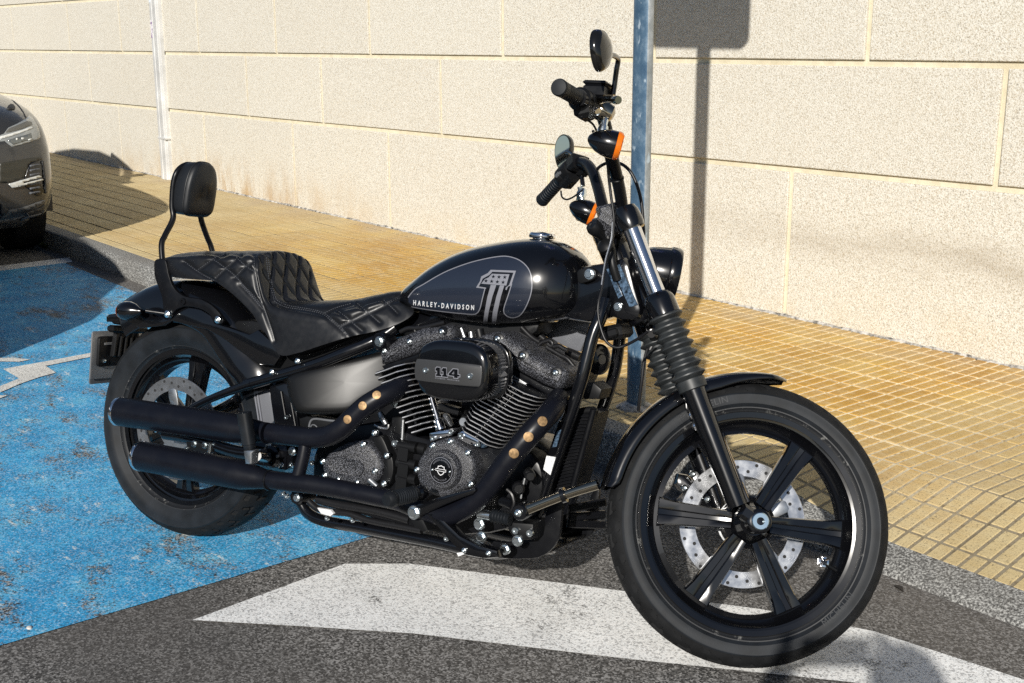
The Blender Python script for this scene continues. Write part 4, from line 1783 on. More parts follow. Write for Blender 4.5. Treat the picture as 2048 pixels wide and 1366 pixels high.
prism(mb, rnd(tm, 1), -.068, -.05, bev=.003)
part(mb, 'tank_mount', 'plastic')
bolt(QP('I', -.069, (236, 355))[0], .0105, bike, 'hex')
bolt(QP('I', -.056, (465, 617))[0], .0085, bike, 'hex')
# steering stop / lower neck clutter
mb = MB()
box(mb, P(1232, 664, -.02), (.06, .07, .035), basis((1, 0, .3), (-.3, 0, 1)), .008)
box(mb, P(1218, 668, -.06), (.045, .02, .02), basis((1, 0, .4), (-.4, 0, 1)), .004)
part(mb, 'hose_bracket', 'plastic')

# big fixings on the frame
mb = MB()
lathe(mb, P(758, 683, -.125), (0, -1, 0), [(-.05, .022), (0, .022), (.004, .019)], 28)
part(mb, 'frame_boss', 'frame')
bolt(P(758, 683, -.131), .0105, bike, 'hex')
for (a, b, r) in [(596, 722, .0085), (545, 744, .0085)]:
    bolt(P(a, b, -.152), r, bike, 'dome')

mb = MB()
prism(mb, rnd([P(a, b, -.06) for a, b in [(470, 640), (520, 640), (600, 660), (700, 650), (790, 630), (800, 650), (740, 700), (600, 750), (500, 760), (450, 700)]], 1), -.075, .075, bev=.01, both=True)
part(mb, 'seat_pan', 'plastic')
# ---------------------------------------------------------------- side cover (oil tank), box below, splash guard
mb = MB()
sc = QP('D', -.14, (62, 470), (120, 430), (230, 392), (430, 330), (640, 278), (800, 230), (880, 215), (930, 300), (960, 420), (1010, 520), (960, 560), (820, 640), (700, 700), (600, 790), (400, 790), (180, 778), (128, 690), (90, 580))
dome(mb, rnd(sc, 2), -.176, -.075, [(.02, 0), (.25, .0002), (.45, .0006), (.62, .0012), (.76, .002), (.87, .004), (.94, .008), (.98, .014), (1, .022)])
xr0, xr1 = min(a[0] for a in mb.v), max(a[0] for a in mb.v)
mb.v = [(a[0], a[1] + (.115 * ((a[0] - xr0) / (xr1 - xr0)) ** 2 + .020 * ((a[2] - .45) / .1)) * (1 if a[1] < -.08 else 0), a[2]) for a in mb.v]
part(mb, 'side_cover', 'cover', ang=70)
bolts('D', -.150, .0085, bike, [(110, 524), (160, 668)], 'dome')
mb = MB()
bx = QP('D', -.12, (172, 790), (540, 850), (470, 910), (400, 960), (190, 960))
prism(mb, rnd(bx, 1), -.125, -.05, bev=.004)
part(mb, 'battery_box', 'plastic')
mb = MB()
tube(mb, QP('D', -.126, (255, 960), (262, 870), (300, 828), (420, 840), (520, 850)), .003, 8, 4)
part(mb, 'box_rib', 'grey')
mb = MB()
tube(mb, QP('D', -.127, (270, 945), (275, 890), (300, 880), (330, 905), (338, 945)), .0018, 8, 4)
part(mb, 'box_rib', 'grey')
mb = MB()
sg = QP('V', -.07, (890, 360), (1010, 340), (1095, 330), (1130, 450), (1180, 740), (1130, 800), (930, 780), (920, 600), (890, 460))
prism(mb, sg, -.07, .07, bev=.004, both=True)
part(mb, 'splash_guard', 'shock')
for x in ((925, 390, 985, 780), (960, 385, 1020, 790)):
    mb = MB()
    a, b = QP('V', -.073, (x[0], x[1]), (x[2], x[3]))
    bar(mb, a, b, .004, .006, bev=.001)
    part(mb, 'guard_rib', 'silver')
mb = MB()
pv = QP('V', -.11, (1130, 330), (1290, 260), (1360, 300), (1470, 660), (1500, 860), (1200, 860), (1180, 740), (1140, 460))
prism(mb, pv, -.118, -.05, bev=.004)
part(mb, 'pivot_plate', 'frame')
for x in ((1255, 390, 1310, 700), (1375, 500, 1440, 850)):
    mb = MB()
    a, b = QP('V', -.122, (x[0], x[1]), (x[2], x[3]))
    tube(mb, [a, b], .0022, 8, 0)
    part(mb, 'brake_pipe', 'cable')
bolts('V', -.125, .006, bike, [(1318, 713)], 'cap')
mb = MB()
lathe(mb, P(*q('V', (870, 545))[0], -.05), (0, -1, 0), [(-.05, .015), (-.01, .015), (-.006, .012)], 22)
part(mb, 'rubber_stop', 'rubber')
# swing-arm pivot hardware and linkage between the silencers
mb = MB()
lk = QP('C', -.15, (680, 520), (760, 510), (880, 512), (885, 600), (840, 615), (800, 600), (690, 605))
prism(mb, lk, -.155, -.13, bev=.003)
part(mb, 'silencer_bracket', 'plastic')
bolts('C', -.157, .0075, bike, [(733, 537), (815, 548)], 'hex')
bolts('C', -.157, .0045, bike, [(682, 570), (885, 540)], 'cap')
mb = MB()
tube(mb, QP('C', -.158, (848, 612), (862, 535)), .0045, 10, 0)
part(mb, 'bracket_pin', 'zinc')
mb = MB()
box(mb, P(*q('V', (1180, 1190))[0], -.11), (.12, .06, .07), bev=.01)
lathe(mb, P(*q('V', (1150, 1200))[0], -.14), (0, -1, 0), [(-.02, .03), (.01, .03), (.016, .024)], 24)
lathe(mb, P(*q('V', (1300, 1230))[0], -.13), (0, -1, 0), [(-.02, .028), (.0, .028), (.006, .024)], 24)
part(mb, 'pivot_casting', 'frame')
bolts('V', -.165, .0055, bike, [(965, 1215), (925, 1205)], 'cap')
bolts('V', -.145, .0095, bike, [(1390, 1135)], 'hex')
bolts('V', -.14, .0065, bike, [(1090, 1070), (1115, 1065), (1220, 1310), (1265, 1300), (1380, 1300), (1640, 1280)], 'cap')

# ---------------------------------------------------------------- engine
eng = MB()
pc = [P(a, b, -.12) for a, b in [(628, 900), (660, 868), (712, 850), (770, 842), (800, 858), (845, 875), (900, 880), (960, 880), (1010, 885), (1060, 900), (1085, 935), (1088, 985), (1060, 1035), (1000, 1065), (900, 1072), (800, 1052), (720, 1030), (650, 1005), (625, 960)]]
prism(eng, rnd(pc, 1), -.125, .13, bev=.012, both=True)
crank = part(eng, 'crankcase', 'satin')
mb = MB()
box(mb, (.985, 0, .48), (.16, .16, .17), bev=.02)
part(mb, 'engine_valley', 'satin')
mb = MB()
prism(mb, rnd([P(a, b, -.02) for a, b in [(590, 800), (700, 790), (790, 760), (835, 800), (860, 870), (800, 900), (640, 900), (590, 880)]], 1), -.02, .12, bev=.01, both=True)
part(mb, 'gearbox', 'satin')
mb = MB()
prism(mb, rnd([P(a, b, -.01) for a, b in [(790, 650), (850, 634), (960, 640), (1085, 640), (1075, 668), (1020, 690), (1010, 720), (960, 760), (900, 740), (830, 690)]], 1), -.02, .09, bev=.01, both=True)
part(mb, 'intake', 'plastic')


def fins(fl, tl, n, yh, name, thin=.0033):
    """cooling fins: fl/tl = (left end, right end) of the lowest and topmost fin (x, z)"""
    for k in range(n):
        u = k / (n - 1)
        a = np.array(fl[0]) * (1 - u) + np.array(tl[0]) * u
        b = np.array(fl[1]) * (1 - u) + np.array(tl[1]) * u
        d = b - a
        L = np.linalg.norm(d)
        d /= L
        nrm = np.array([-d[2], 0, d[0]])
        mb = MB()
        # rounded plan outline
        pts = []
        for t in range(36):
            th = 2 * pi * t / 36
            cx_ = np.sign(cos(th)) * abs(cos(th)) ** .55
            cy_ = np.sign(sin(th)) * abs(sin(th)) ** .55
            wav = 1 + .035 * sin(th * 9)
            pts.append((a + b) / 2 + d * cx_ * L / 2 + np.array([0, yh * cy_ * wav, 0]))
        r0 = [p_ - nrm * thin for p_ in pts]
        c_ = (a + b) / 2
        ed0 = [c_ + (p_ - c_) * 1.0 - nrm * thin * .35 for p_ in pts]
        ed1 = [c_ + (p_ - c_) * 1.0 + nrm * thin * .35 for p_ in pts]
        ins0 = [c_ + (p_ - c_) * .975 - nrm * thin for p_ in pts]
        ins1 = [c_ + (p_ - c_) * .975 + nrm * thin for p_ in pts]
        loft(mb, [ins0, ed0, ed1, ins1])
        nf = len(mb.f)
        for i, fc in enumerate(mb.f):
            if 36 <= i < 72:
                mb.mi[i] = 1
        mb.build(name, [MT['frame'], MT['fin']], bike, ang=25)


def xz(f, yy, a, b):
    return QP(f, yy, a, b)


Yf = -.084
rl, rr_ = QP('H', Yf, (462, 945), (640, 890)), QP('H', Yf, (140, 462), (420, 360))
fins((rl[0], rl[1] + np.array([.0, 0, 0])), (rr_[0], rr_[1]), 13, .084, 'cooling_fin')
fl_, fr_ = QP('H', Yf, (975, 960), (1205, 1075)), QP('H', Yf, (1250, 545), (1560, 660))
fins((fl_[0] - np.array([.035, 0, -.018]), fl_[1]), (fr_[0] - np.array([.06, 0, -.03]), fr_[1]), 15, .084, 'cooling_fin')
# cylinder barrels behind the fins
for A, B_, r in (((rl[0] + rl[1]) / 2, (rr_[0] + rr_[1]) / 2, .062), ((fl_[0] + fl_[1]) / 2 - np.array([.02, 0, -.01]), (fr_[0] + fr_[1]) / 2 - np.array([.03, 0, -.015]), .062)):
    mb = MB()
    A, B_ = np.array([A[0], 0, A[2]]), np.array([B_[0], 0, B_[2]])
    d = B_ - A
    lathe(mb, A - d * .12, d, [(0, r), (np.linalg.norm(d) * 1.3, r)], 28)
    part(mb, 'cylinder', 'satin')

# heads (smooth band) and wrinkle rocker boxes
mb = MB()
hd = QP('H', -.095, (100, 392), (240, 345), (385, 296), (520, 250), (560, 330), (390, 350), (255, 395), (135, 445))
prism(mb, hd, -.097, .09, bev=.004)
part(mb, 'cylinder_head', 'satin')
mb = MB()
rk = QP('H', -.10, (92, 262), (130, 235), (200, 192), (240, 150), (310, 128), (385, 92), (470, 60), (560, 62), (640, 42), (700, 44), (722, 110), (720, 170), (640, 210), (500, 250), (385, 298), (250, 342), (102, 392), (94, 320))
prism(mb, rnd(rk, 1), -.104, .09, prof=[(.030, -.012), (.016, -.009), (.007, -.002), (.002, .004), (0, .012)])
rkr = part(mb, 'rocker_cover', 'wrinkle', ang=50)
mb = MB()
hd = QP('H', -.095, (1128, 362), (1290, 450), (1480, 555), (1610, 605), (1652, 648), (1560, 668), (1345, 540), (1140, 412), (1040, 350), (1050, 310))
prism(mb, hd, -.097, .09, bev=.004)
part(mb, 'cylinder_head', 'satin')
mb = MB()
rk = QP('H', -.10, (905, 150), (980, 120), (1060, 96), (1160, 112), (1210, 165), (1300, 195), (1345, 250), (1400, 300), (1450, 310), (1530, 375), (1600, 395), (1690, 425), (1700, 470), (1660, 560), (1612, 606), (1480, 552), (1290, 448), (1125, 358), (1040, 290), (960, 220))
prism(mb, rnd(rk, 1), -.104, .09, prof=[(.030, -.012), (.016, -.009), (.007, -.002), (.002, .004), (0, .012)])
part(mb, 'rocker_cover', 'wrinkle', ang=50)
mb = MB()
hd = QP('H', -.10, (1140, 420), (1250, 485), (1345, 545), (1310, 560), (1240, 530), (1150, 470))
prism(mb, hd, -.100, -.06, bev=.003)
part(mb, 'head_rib', 'alu')
for (a, b) in ((132, 266), (345, 185), (622, 100), (1097, 160), (1312, 305), (1592, 450)):
    mb = MB()
    p_ = QP('H', -.11, (a, b))[0]
    lathe(mb, p_, (-.15 if a < 800 else .2, -1, .2), [(-.03, .0135), (.002, .0135), (.003, .010)], 18)
    part(mb, 'bolt_boss', 'satin')
    bolt(p_ + np.array([0, -.003, 0]), .0078, bike, 'dome')
mb = MB()
lathe(mb, QP('H', -.08, (1575, 668))[0], (.3, -1, 0), [(-.05, .016), (.02, .016), (.024, .012)], 20)
part(mb, 'exhaust_flange', 'frame')
bolt(QP('H', -.107, (1590, 675))[0], .0085, bike, 'hex')

# air cleaner: pleated element between a backing plate and a glossy cover with a matt band
yc_ = -.29
ac = P(*q('H', (690, 440))[0], yc_)
aL, aR = QP('H', yc_, (378, 420), (1002, 478))
aT, aB = QP('H', yc_, (770, 180), (745, 705))
ux = (aR - aL) / np.linalg.norm(aR - aL)
uz = np.array([-ux[2], 0, ux[0]])
ha = np.linalg.norm(aR - aL) / 2
hb = abs((aT - aB) @ uz) / 2
cen = (aL + aR) / 2
cen = cen + uz * (((aT + aB) / 2 - cen) @ uz)


def oval(k=1., dx=0., n=64, e=.66):
    o = []
    for t in range(n):
        th = 2 * pi * t / n
        o.append(cen + ux * (ha * np.sign(cos(th)) * abs(cos(th)) ** e * k + dx) + uz * hb * np.sign(sin(th)) * abs(sin(th)) ** e * k)
    return o


mb = MB()
prism(mb, oval(1.0), yc_, -.235, prof=[(.022, -.001), (.015, 0), (.009, .0015), (.004, .005), (.001, .011), (0, .018)])
acl = part(mb, 'air_cleaner', 'gloss', ang=60)
mb = MB()
prism(mb, oval(1.03), -.186, -.165, bev=.003, both=True)
part(mb, 'backing_plate', 'gloss', False, acl)
mb = MB()
n = 120
o0, o1 = oval(.965, n=n), oval(.90, n=n)
z = [o0[k] if k % 2 else o1[k] for k in range(n)]
prism(mb, z, -.236, -.186, bev=0)
part(mb, 'filter_pleats', mat('pleat_grey', (.30, .30, .31), .45, .6), False, acl, ang=10)
mb = MB()
bd = QP('H', yc_ - .003, (395, 338), (420, 330), (680, 355), (940, 384), (956, 395), (958, 470), (945, 560), (930, 574), (680, 552), (410, 518), (388, 505), (380, 420))
prism(mb, rnd(bd, 1), yc_ - .005, yc_ + .006, bev=.002)
bnd = part(mb, 'cover_band', 'band', False, acl)
bolts('H', yc_ - .006, .0072, bike, [(475, 430), (855, 480)], 'cap')


def plane_text(s, f, p0, p1, h, yy, name, m, parent, bold=.0, spacing=1., thick=.0006, slant=0.):
    """lettering on a plane y = yy; p0, p1 = photo points of its lower left and lower right corner, h = cap height (px of crop)"""
    v, fc = text2d(s, 1.0, bold, spacing, 4)
    x0, x1 = min(a[0] for a in v), max(a[0] for a in v)
    y0, y1 = min(a[1] for a in v), max(a[1] for a in v)
    A, B_ = QP(f, yy, p0, p1)
    e = (B_ - A)
    L = np.linalg.norm(e)
    e /= L
    n_ = np.array([-e[2], 0, e[0]])
    hh = h / FR[f][2] * np.linalg.norm(P(900, 700, yy) - P(900, 701, yy))
    mb = MB()
    mb.add([A + e * ((x - x0) / (x1 - x0) * L + slant * (y - y0) / (y1 - y0) * hh) + n_ * ((y - y0) / (y1 - y0) * hh) for x, y in v], fc)
    return part(mb, name, m, False, parent)


one_ = [(0, .60), (0, .86), (.12, .88), (.20, 1.), (.78, 1.), (.78, .2), (1, .2), (1, 0), (.05, 0), (.05, .2), (.26, .2), (.26, .60)]
four_ = [(0, .22), (0, .40), (.50, 1.), (1.0, 1.), (1.0, .40), (1.22, .40), (1.22, .20), (1.0, .20), (1.0, 0), (.60, 0), (.60, .20)]
hole_ = [(.34, .41), (.60, .41), (.60, .74)]


def digit(shape, x0, w, d, yy, name, m, grow):
    o = [(x0 + a * w, 476 + (x0 + a * w - 553) * .105 - b * 74) for a, b in (shape if grow == 0 else inset(shape, -grow))]
    v, f = cut(o, 40.)
    mb = MB()
    mb.add(QP('H', yy, *v), f)
    return part(mb, name, m, False, acl)


for sh_, x0_, w_ in ((one_, 560, 48), (one_, 614, 48), (four_, 672, 76)):
    digit(sh_, x0_, w_, 0, yc_ - .0053, 'numeral_outline', 'silver', .085)
    digit(sh_, x0_, w_, 0, yc_ - .0057, 'numeral', 'ink', 0)
digit(hole_, 672, 76, 0, yc_ - .0060, 'numeral_outline', 'silver', 0)
digit(hole_, 672, 76, 0, yc_ - .0063, 'numeral_counter', 'band', -.05)
plane_text('CUBIC INCHES', 'H', (556, 500), (762, 524), 11, yc_ - .0053, 'lettering', 'silver', acl, .012, 1.3)
# pushrod tubes and tappet blocks
for pts, r in (([(525, 660), (560, 780), (600, 920)], .0085), ([(1245, 540), (1110, 715), (935, 945)], .0095), ([(1195, 490), (1090, 680), (990, 850)], .006), ([(1265, 560), (1140, 730), (965, 930)], .0065)):
    mb = MB()
    pp_ = QP('H', -.135, *pts)
    tube(mb, pp_, r, 16, 3)
    if r > .008:
        d = pp_[-1] - pp_[0]
        lathe(mb, pp_[-1] - d / np.linalg.norm(d) * .022, d, [(0, r), (.002, r * 1.4), (.014, r * 1.55), (.026, r * 1.6), (.028, r)], 20)
    part(mb, 'pushrod_tube', 'chrome')
for pl_ in ([(512, 962), (600, 945), (690, 930), (712, 985), (620, 1010), (525, 1042)], [(760, 965), (800, 940), (930, 1010), (960, 1040), (930, 1088), (820, 1045), (755, 1005)]):
    mb = MB()
    prism(mb, QP('H', -.15, *pl_), -.158, -.09, bev=.005)
    part(mb, 'tappet_block', 'chrome')
bolts('H', -.16, .0065, bike, [(540, 1010), (690, 960), (778, 985), (925, 1060)], 'cap')
mb = MB()
lathe(mb, QP('H', -.11, (820, 870))[0], (0, -1, .1), [(-.03, .014), (.01, .014), (.016, .010)], 16)
lathe(mb, QP('H', -.11, (665, 850))[0], (0, -.6, .5), [(-.02, .008), (.01, .010), (.02, .006)], 14)
part(mb, 'sensor', 'alu')
mb = MB()
box(mb, QP('H', -.12, (690, 760))[0], (.06, .03, .018), basis((1, 0, -.1), (.1, 0, 1)), .004)
part(mb, 'injector_plug', 'plastic')
mb = MB()
tube(mb, QP('H', -.12, (610, 765), (660, 745), (720, 770), (760, 765)), .004, 8, 4)
part(mb, 'injector_wire', 'cable')
mb = MB()
prism(mb, QP('H', -.135, (830, 890), (870, 870), (905, 905), (880, 945), (830, 930)), -.14, -.1, bev=.003)
part(mb, 'cast_pad', 'grey')
mb = MB()
prism(mb, QP('H', -.12, (1045, 985), (1110, 1000), (1200, 1080), (1180, 1130), (1090, 1180), (1035, 1150)), -.125, -.05, bev=.006)
part(mb, 'crankcase_boss', 'plastic')
mb = MB()
tube(mb, QP('H', -.14, (960, 975), (1000, 1010), (990, 1060), (950, 1070)), .007, 10, 4)
tubep = part(mb, 'cam_sensor', 'sticker')

# cam cover with the round timer cover
mb = MB()
cv = QP('Y', -.165, (322, 480), (345, 430), (400, 345), (440, 290), (480, 262), (560, 230), (640, 205), (700, 198), (770, 238), (840, 300), (905, 340), (960, 430), (982, 520), (978, 610), (955, 700), (925, 760), (860, 790), (740, 835), (680, 865), (600, 882), (520, 868), (455, 830), (380, 765), (330, 700), (312, 620), (314, 540))
prism(mb, rnd(cv, 1), -.172, -.11, prof=[(.014, -.003), (.007, 0), (.002, .005), (0, .012)])
cam_c = part(mb, 'cam_cover', 'wrinkle', ang=50)
tc_ = P(*q('Y', (584, 572))[0], -.19)
mb = MB()
lathe(mb, (tc_[0], -.172, tc_[2]), (0, -1, 0), [(0, .050), (.006, .0485), (.016, .045), (.0195, .043), (.020, .037), (.018, .0355), (.018, .002)], 56)
tcv = part(mb, 'timer_cover', 'wrinkle', False, cam_c)
mb = MB()
lathe(mb, (tc_[0], -.190, tc_[2]), (0, -1, 0), [(0, .034), (.001, .034), (.0014, .033), (.0014, .0005)], 48)
part(mb, 'cover_disc', 'gloss', False, cam_c)
mb = MB()
lathe(mb, (tc_[0], -.1913, tc_[2]), (0, -1, 0), [(0, .0318), (.0007, .0314), (.0007, .0305), (0, .0301)], 56, closed=True)
part(mb, 'cover_ring', 'silver', False, cam_c)
# bar and shield mark
yq = -.1922
mb = MB()
sh = [(0, .0125), (.004, .0105), (.009, .0100), (.010, .003), (.0100, -.004), (.006, -.0095), (0, -.0130), (-.006, -.0095), (-.0100, -.004), (-.010, .003), (-.009, .0100), (-.004, .0105)]
oi = inset(sh, .0019)
v = [(tc_[0] + x, yq, tc_[2] + z_) for x, z_ in sh] + [(tc_[0] + x, yq, tc_[2] + z_) for x, z_ in oi]
k_ = len(sh)
mb.add(v, [(i, (i + 1) % k_, k_ + (i + 1) % k_, k_ + i) for i in range(k_)])
brr = [(-.0145, .0034), (.0145, .0034), (.0145, -.0026), (-.0145, -.0026)]
bi = inset(brr, .0012)
v = [(tc_[0] + x, yq - .0004, tc_[2] + z_) for x, z_ in brr] + [(tc_[0] + x, yq - .0004, tc_[2] + z_) for x, z_ in bi]
mb.add(v, [(i, (i + 1) % 4, 4 + (i + 1) % 4, 4 + i) for i in range(4)])
part(mb, 'shield_emblem', 'white', False, cam_c)
mb = MB()
mb.add([(tc_[0] + x, yq - .0002, tc_[2] + z_) for x, z_ in bi], [(0, 1, 2, 3)])
part(mb, 'emblem_bar', 'ink', False, cam_c)


def ring_text(s, c, y, r, a0, size, flip, parent):
    v, f = text2d(s, size, .0, 1.15, 2)
    w = max(a[0] for a in v)
    o = []
    for x, h in v:
        th = a0 - flip * (x - w / 2) / r
        rr2 = r + flip * h
        o.append((c[0] + rr2 * cos(th), y, c[2] + rr2 * sin(th)))
    mb = MB()
    mb.add(o, f)
    return part(mb, 'ring_lettering', 'silver', False, parent)


ring_text('HARLEY-DAVIDSON', tc_, yq, .0235, radians(88), .0052, 1, cam_c)
ring_text('MOTOR CYCLES', tc_, yq, .0262, radians(-92), .0052, -1, cam_c)
for a, b in ((482, 566), (680, 590)):
    bolt(P(*q('Y', (a, b))[0], -.1922), .0030, bike, 'dome')
bolts('Y', -.174, .0078, bike, [(488, 294), (690, 246), (886, 376), (924, 730), (312, 562), (362, 940)], 'dome')
bolts('Y', -.15, .0085, bike, [(55, 265)], 'cap')

# transmission covers between the cam cover and the frame
mb = MB()
tr_ = QP('J', -.15, (255, 140), (275, 95), (300, 70), (360, 30), (420, 8), (490, 0), (545, 30), (590, 90), (608, 150), (600, 215), (560, 250), (500, 262), (430, 258), (340, 240), (285, 215), (258, 185))
prism(mb, rnd(tr_, 1), -.158, -.11, prof=[(.014, -.004), (.007, -.001), (.002, .004), (0, .01)])
trc = part(mb, 'transmission_cover', 'wrinkle', ang=50)
mb = MB()
ti = QP('J', -.165, (285, 125), (300, 103), (330, 98), (460, 122), (488, 140), (490, 180), (475, 208), (440, 214), (330, 198), (290, 178), (280, 150))
prism(mb, rnd(ti, 1), -.166, -.155, prof=[(.006, .0005), (.002, 0), (0, .003)])
part(mb, 'cover_panel', 'wrinkle', False, trc)
mb = MB()
pl2 = QP('J', -.145, (548, -20), (600, -30), (625, 20), (640, 60), (668, 110), (672, 180), (655, 250), (610, 285), (560, 290), (600, 230), (622, 150), (600, 80), (560, 30))
prism(mb, rnd(pl2, 1), -.152, -.12, bev=.004)
part(mb, 'cover_rim', 'plastic')
bolts('J', -.160, .0085, bike, [(628, 90), (612, 254), (490, 25), (560, 180), (254, 124), (266, 206), (340, 232), (452, 250), (556, -42)], 'dome')
mb = MB()
tube(mb, QP('J', -.16, (525, 232), (570, 272)), .0075, 12, 0)
part(mb, 'drain_plug', 'alu')
for zz_ in (30, 130, 215):
    mb = MB()
    tube(mb, QP('J', -.14, (690, zz_), (800, zz_ + 18)), .013, 14, 0)
    part(mb, 'case_rib', 'plastic')
for zz_ in ((735, 80), (735, 175), (725, 255)):
    mb = MB()
    box(mb, QP('J', -.14, zz_)[0], (.03, .03, .042), basis((1, 0, -.05), (.05, 0, 1)), .005)
    part(mb, 'case_boss', 'plastic')
# starter and breather details above the gearbox
mb = MB()
prism(mb, QP('H', -.12, (190, 830), (280, 822), (300, 870), (300, 1020), (240, 1060), (180, 1010)), -.125, -.06, bev=.006)
part(mb, 'starter_cover', 'plastic')
mb = MB()
tube(mb, QP('H', -.13, (285, 850), (275, 1020)), .005, 10, 0)
part(mb, 'starter_bolt', 'alu')
mb = MB()
tube(mb, QP('H', -.125, (240, 1060), (340, 1075), (420, 1095), (480, 1110)), [.013, .013, .015, .015], 14, 4)
part(mb, 'oil_pipe', 'plastic')
mb = MB()
tube(mb, QP('H', -.12, (320, 800), (360, 800), (385, 840), (392, 890)), .0035, 8, 4)
part(mb, 'vent_hose', 'grey')
mb = MB()
tube(mb, QP('H', -.13, (85, 790), (110, 840), (140, 890)), [.007, .009, .006], 12, 4)
tube(mb, QP('H', -.13, (40, 895), (90, 920), (150, 925), (160, 890)), .0035, 8, 4)
part(mb, 'oxygen_sensor', 'alu')
bolt(QP('H', -.16, (205, 708))[0], .009, bike, 'hex')
mb = MB()
tube(mb, QP('H', -.12, (200, 710), (270, 690), (340, 690)), .011, 12, 4)
part(mb, 'head_stud', 'frame')
# throttle body bits between the rockers, below the tank
for (a, b, a2, b2, r, m) in ((780, 70, 815, 170, .0055, 'alu'), (862, 100, 875, 180, .007, 'alu'), (930, 80, 950, 170, .012, 'plastic'), (980, 150, 1000, 200, .008, 'zinc')):
    mb = MB()
    tube(mb, QP('H', -.08, (a, b), (a2, b2)), r, 12, 0)
    part(mb, 'throttle_part', m)
mb = MB()
tube(mb, QP('H', -.09, (260, 100), (330, 70), (420, 70), (520, 50), (640, 20)), .006, 10, 5)
part(mb, 'wire_loom', 'cable')
mb = MB()
tube(mb, QP('H', -.09, (395, 125), (385, 75), (430, 55)), .005, 10, 5)
part(mb, 'vent_hose', 'cable')

# hoses to the right of the front rocker and the grey electrical cover behind
mb = MB()
ec = [P(a, b, .115) for a, b in q('X', (590, 255), (1040, 45), (1230, 80), (1490, 120), (1440, 260), (1300, 590), (1160, 560), (640, 290))]
prism(mb, ec, .11, .15, bev=.004)
ecov = part(mb, 'electrical_cover', 'shock')
mb = MB()
a, b = [P(*w, .109) for w in q('X', (940, 140), (1420, 290))]
bar(mb, a, b, .003, .002, bev=.0)
part(mb, 'cover_seam', 'grey', False, ecov)
for pts, r, nm in (([(310, 280), (430, 350), (560, 410), (650, 410)], .0055, 'hose'), ([(545, 600), (590, 520), (660, 450), (740, 415), (800, 410), (845, 450), (830, 500), (770, 470)], .0055, 'hose'),
                   ([(750, 515), (860, 580), (980, 650), (1080, 700), (1160, 790), (1210, 850)], .0062, 'hose'), ([(860, 510), (940, 495), (1020, 540), (1090, 570)], .006, 'hose'),
                   ([(1075, 590), (1180, 630), (1290, 680)], .0115, 'hose'), ([(350, 200), (500, 350), (640, 440)], .007, 'hose'), ([(480, 190), (600, 300), (720, 400)], .009, 'hose')):
    mb = MB()
    tube(mb, QP('X', -.02 if r < .008 else .03, *pts), r, 10, 5)
    part(mb, nm, 'cable')

# oil cooler between the downtubes, horn, regulator
mb = MB()
for a, b in (((357, 575), (205, 1035)), ((440, 575), (325, 1000))):
    p0, p1 = QP('L', -.045, a, b)
    tube(mb, [p0, p1], .0085, 12, 0)
oc0, oc1, oc2, oc3 = QP('L', -.045, (360, 600), (435, 600), (325, 1000), (215, 1020))
prism(mb, [oc0, oc1, oc2, oc3], -.043, .06, bev=0)
ocl = part(mb, 'oil_cooler', 'satin')
mb = MB()
for k in range(22):
    u = (k + .5) / 22
    a, b = oc0 * (1 - u) + oc3 * u, oc1 * (1 - u) + oc2 * u
    bar(mb, a + np.array([.004, -.004, 0]), b + np.array([-.004, -.004, 0]), .004, .003, bev=.0008)
fo = part(mb, 'cooler_fins', 'satin', False, ocl)
fo['kind'] = 'stuff'
mb = MB()
lathe(mb, QP('L', 0, (470, 312))[0], (.9, -.42, .1), [(-.02, .02), (-.005, .038), (0, .038), (.004, .030), (.006, .014), (.010, .012)], 30)
part(mb, 'horn', 'frame')
mb = MB()
prism(mb, QP('L', -.03, (375, 440), (440, 430), (485, 470), (470, 520), (360, 520)), -.035, .03, bev=.004)
part(mb, 'regulator', 'plastic')
mb = MB()
tube(mb, QP('L', -.03, (345, 610), (360, 590), (440, 580), (440, 600)), .010, 12, 3)
part(mb, 'cooler_top', 'plastic')
# warning sticker on the right downtube
mb = MB()
ws_ = QP('L', -.1, (255, 640), (300, 640), (240, 820), (195, 815))
dtp = [P(*w, -.117) for w in q('L', (258, 635), (296, 640), (238, 815), (200, 810))]
prism(mb, dtp, -.118, -.116, bev=0)
part(mb, 'downtube_sticker', 'gloss')
mb = MB()
prism(mb, [P(*w, -.1185) for w in q('L', (248, 690), (270, 680), (245, 770), (222, 775))], -.1188, -.118, bev=0)
part(mb, 'sticker_print', 'sticker')
mb = MB()
prism(mb, [P(*w, -.1185) for w in q('L', (192, 818), (240, 826), (212, 920), (175, 890))], -.1188, -.116, bev=0)
part(mb, 'paper_label', 'tag')

# ---------------------------------------------------------------- exhaust
def pipe(name, pts, r, m='exhaust', n=28, smooth=7):
    mb = MB()
    tube(mb, pts, r, n, smooth)
    return part(mb, name, m, ang=50)


rp = [P(a, b, y) for a, b, y in [(812, 765, -.13), (795, 778, -.165), (765, 792, -.20), (732, 812, -.22), (703, 838, -.23), (683, 857, -.235), (655, 872, -.235), (620, 875, -.235), (580, 871, -.235), (540, 866, -.235)]]
hdr = pipe('rear_header', rp, [.024] + [.0262] * 4 + [.026] * 5)
fp = [P(a, b, y) for a, b, y in [(1118, 795, -.10), (1105, 818, -.16), (1080, 846, -.205), (1054, 875, -.225), (1027, 907, -.235), (998, 945, -.24), (975, 976, -.24), (952, 1000, -.24), (925, 1018, -.24), (893, 1029, -.238), (850, 1022, -.235), (800, 1003, -.235), (740, 990, -.24), (640, 971, -.245), (560, 962, -.25), (525, 957, -.25)]]
hdf = pipe('front_header', fp, [.024] + [.0265] * 8 + [.0262, .0245, .0235, .0235, .0235, .0235, .0235])


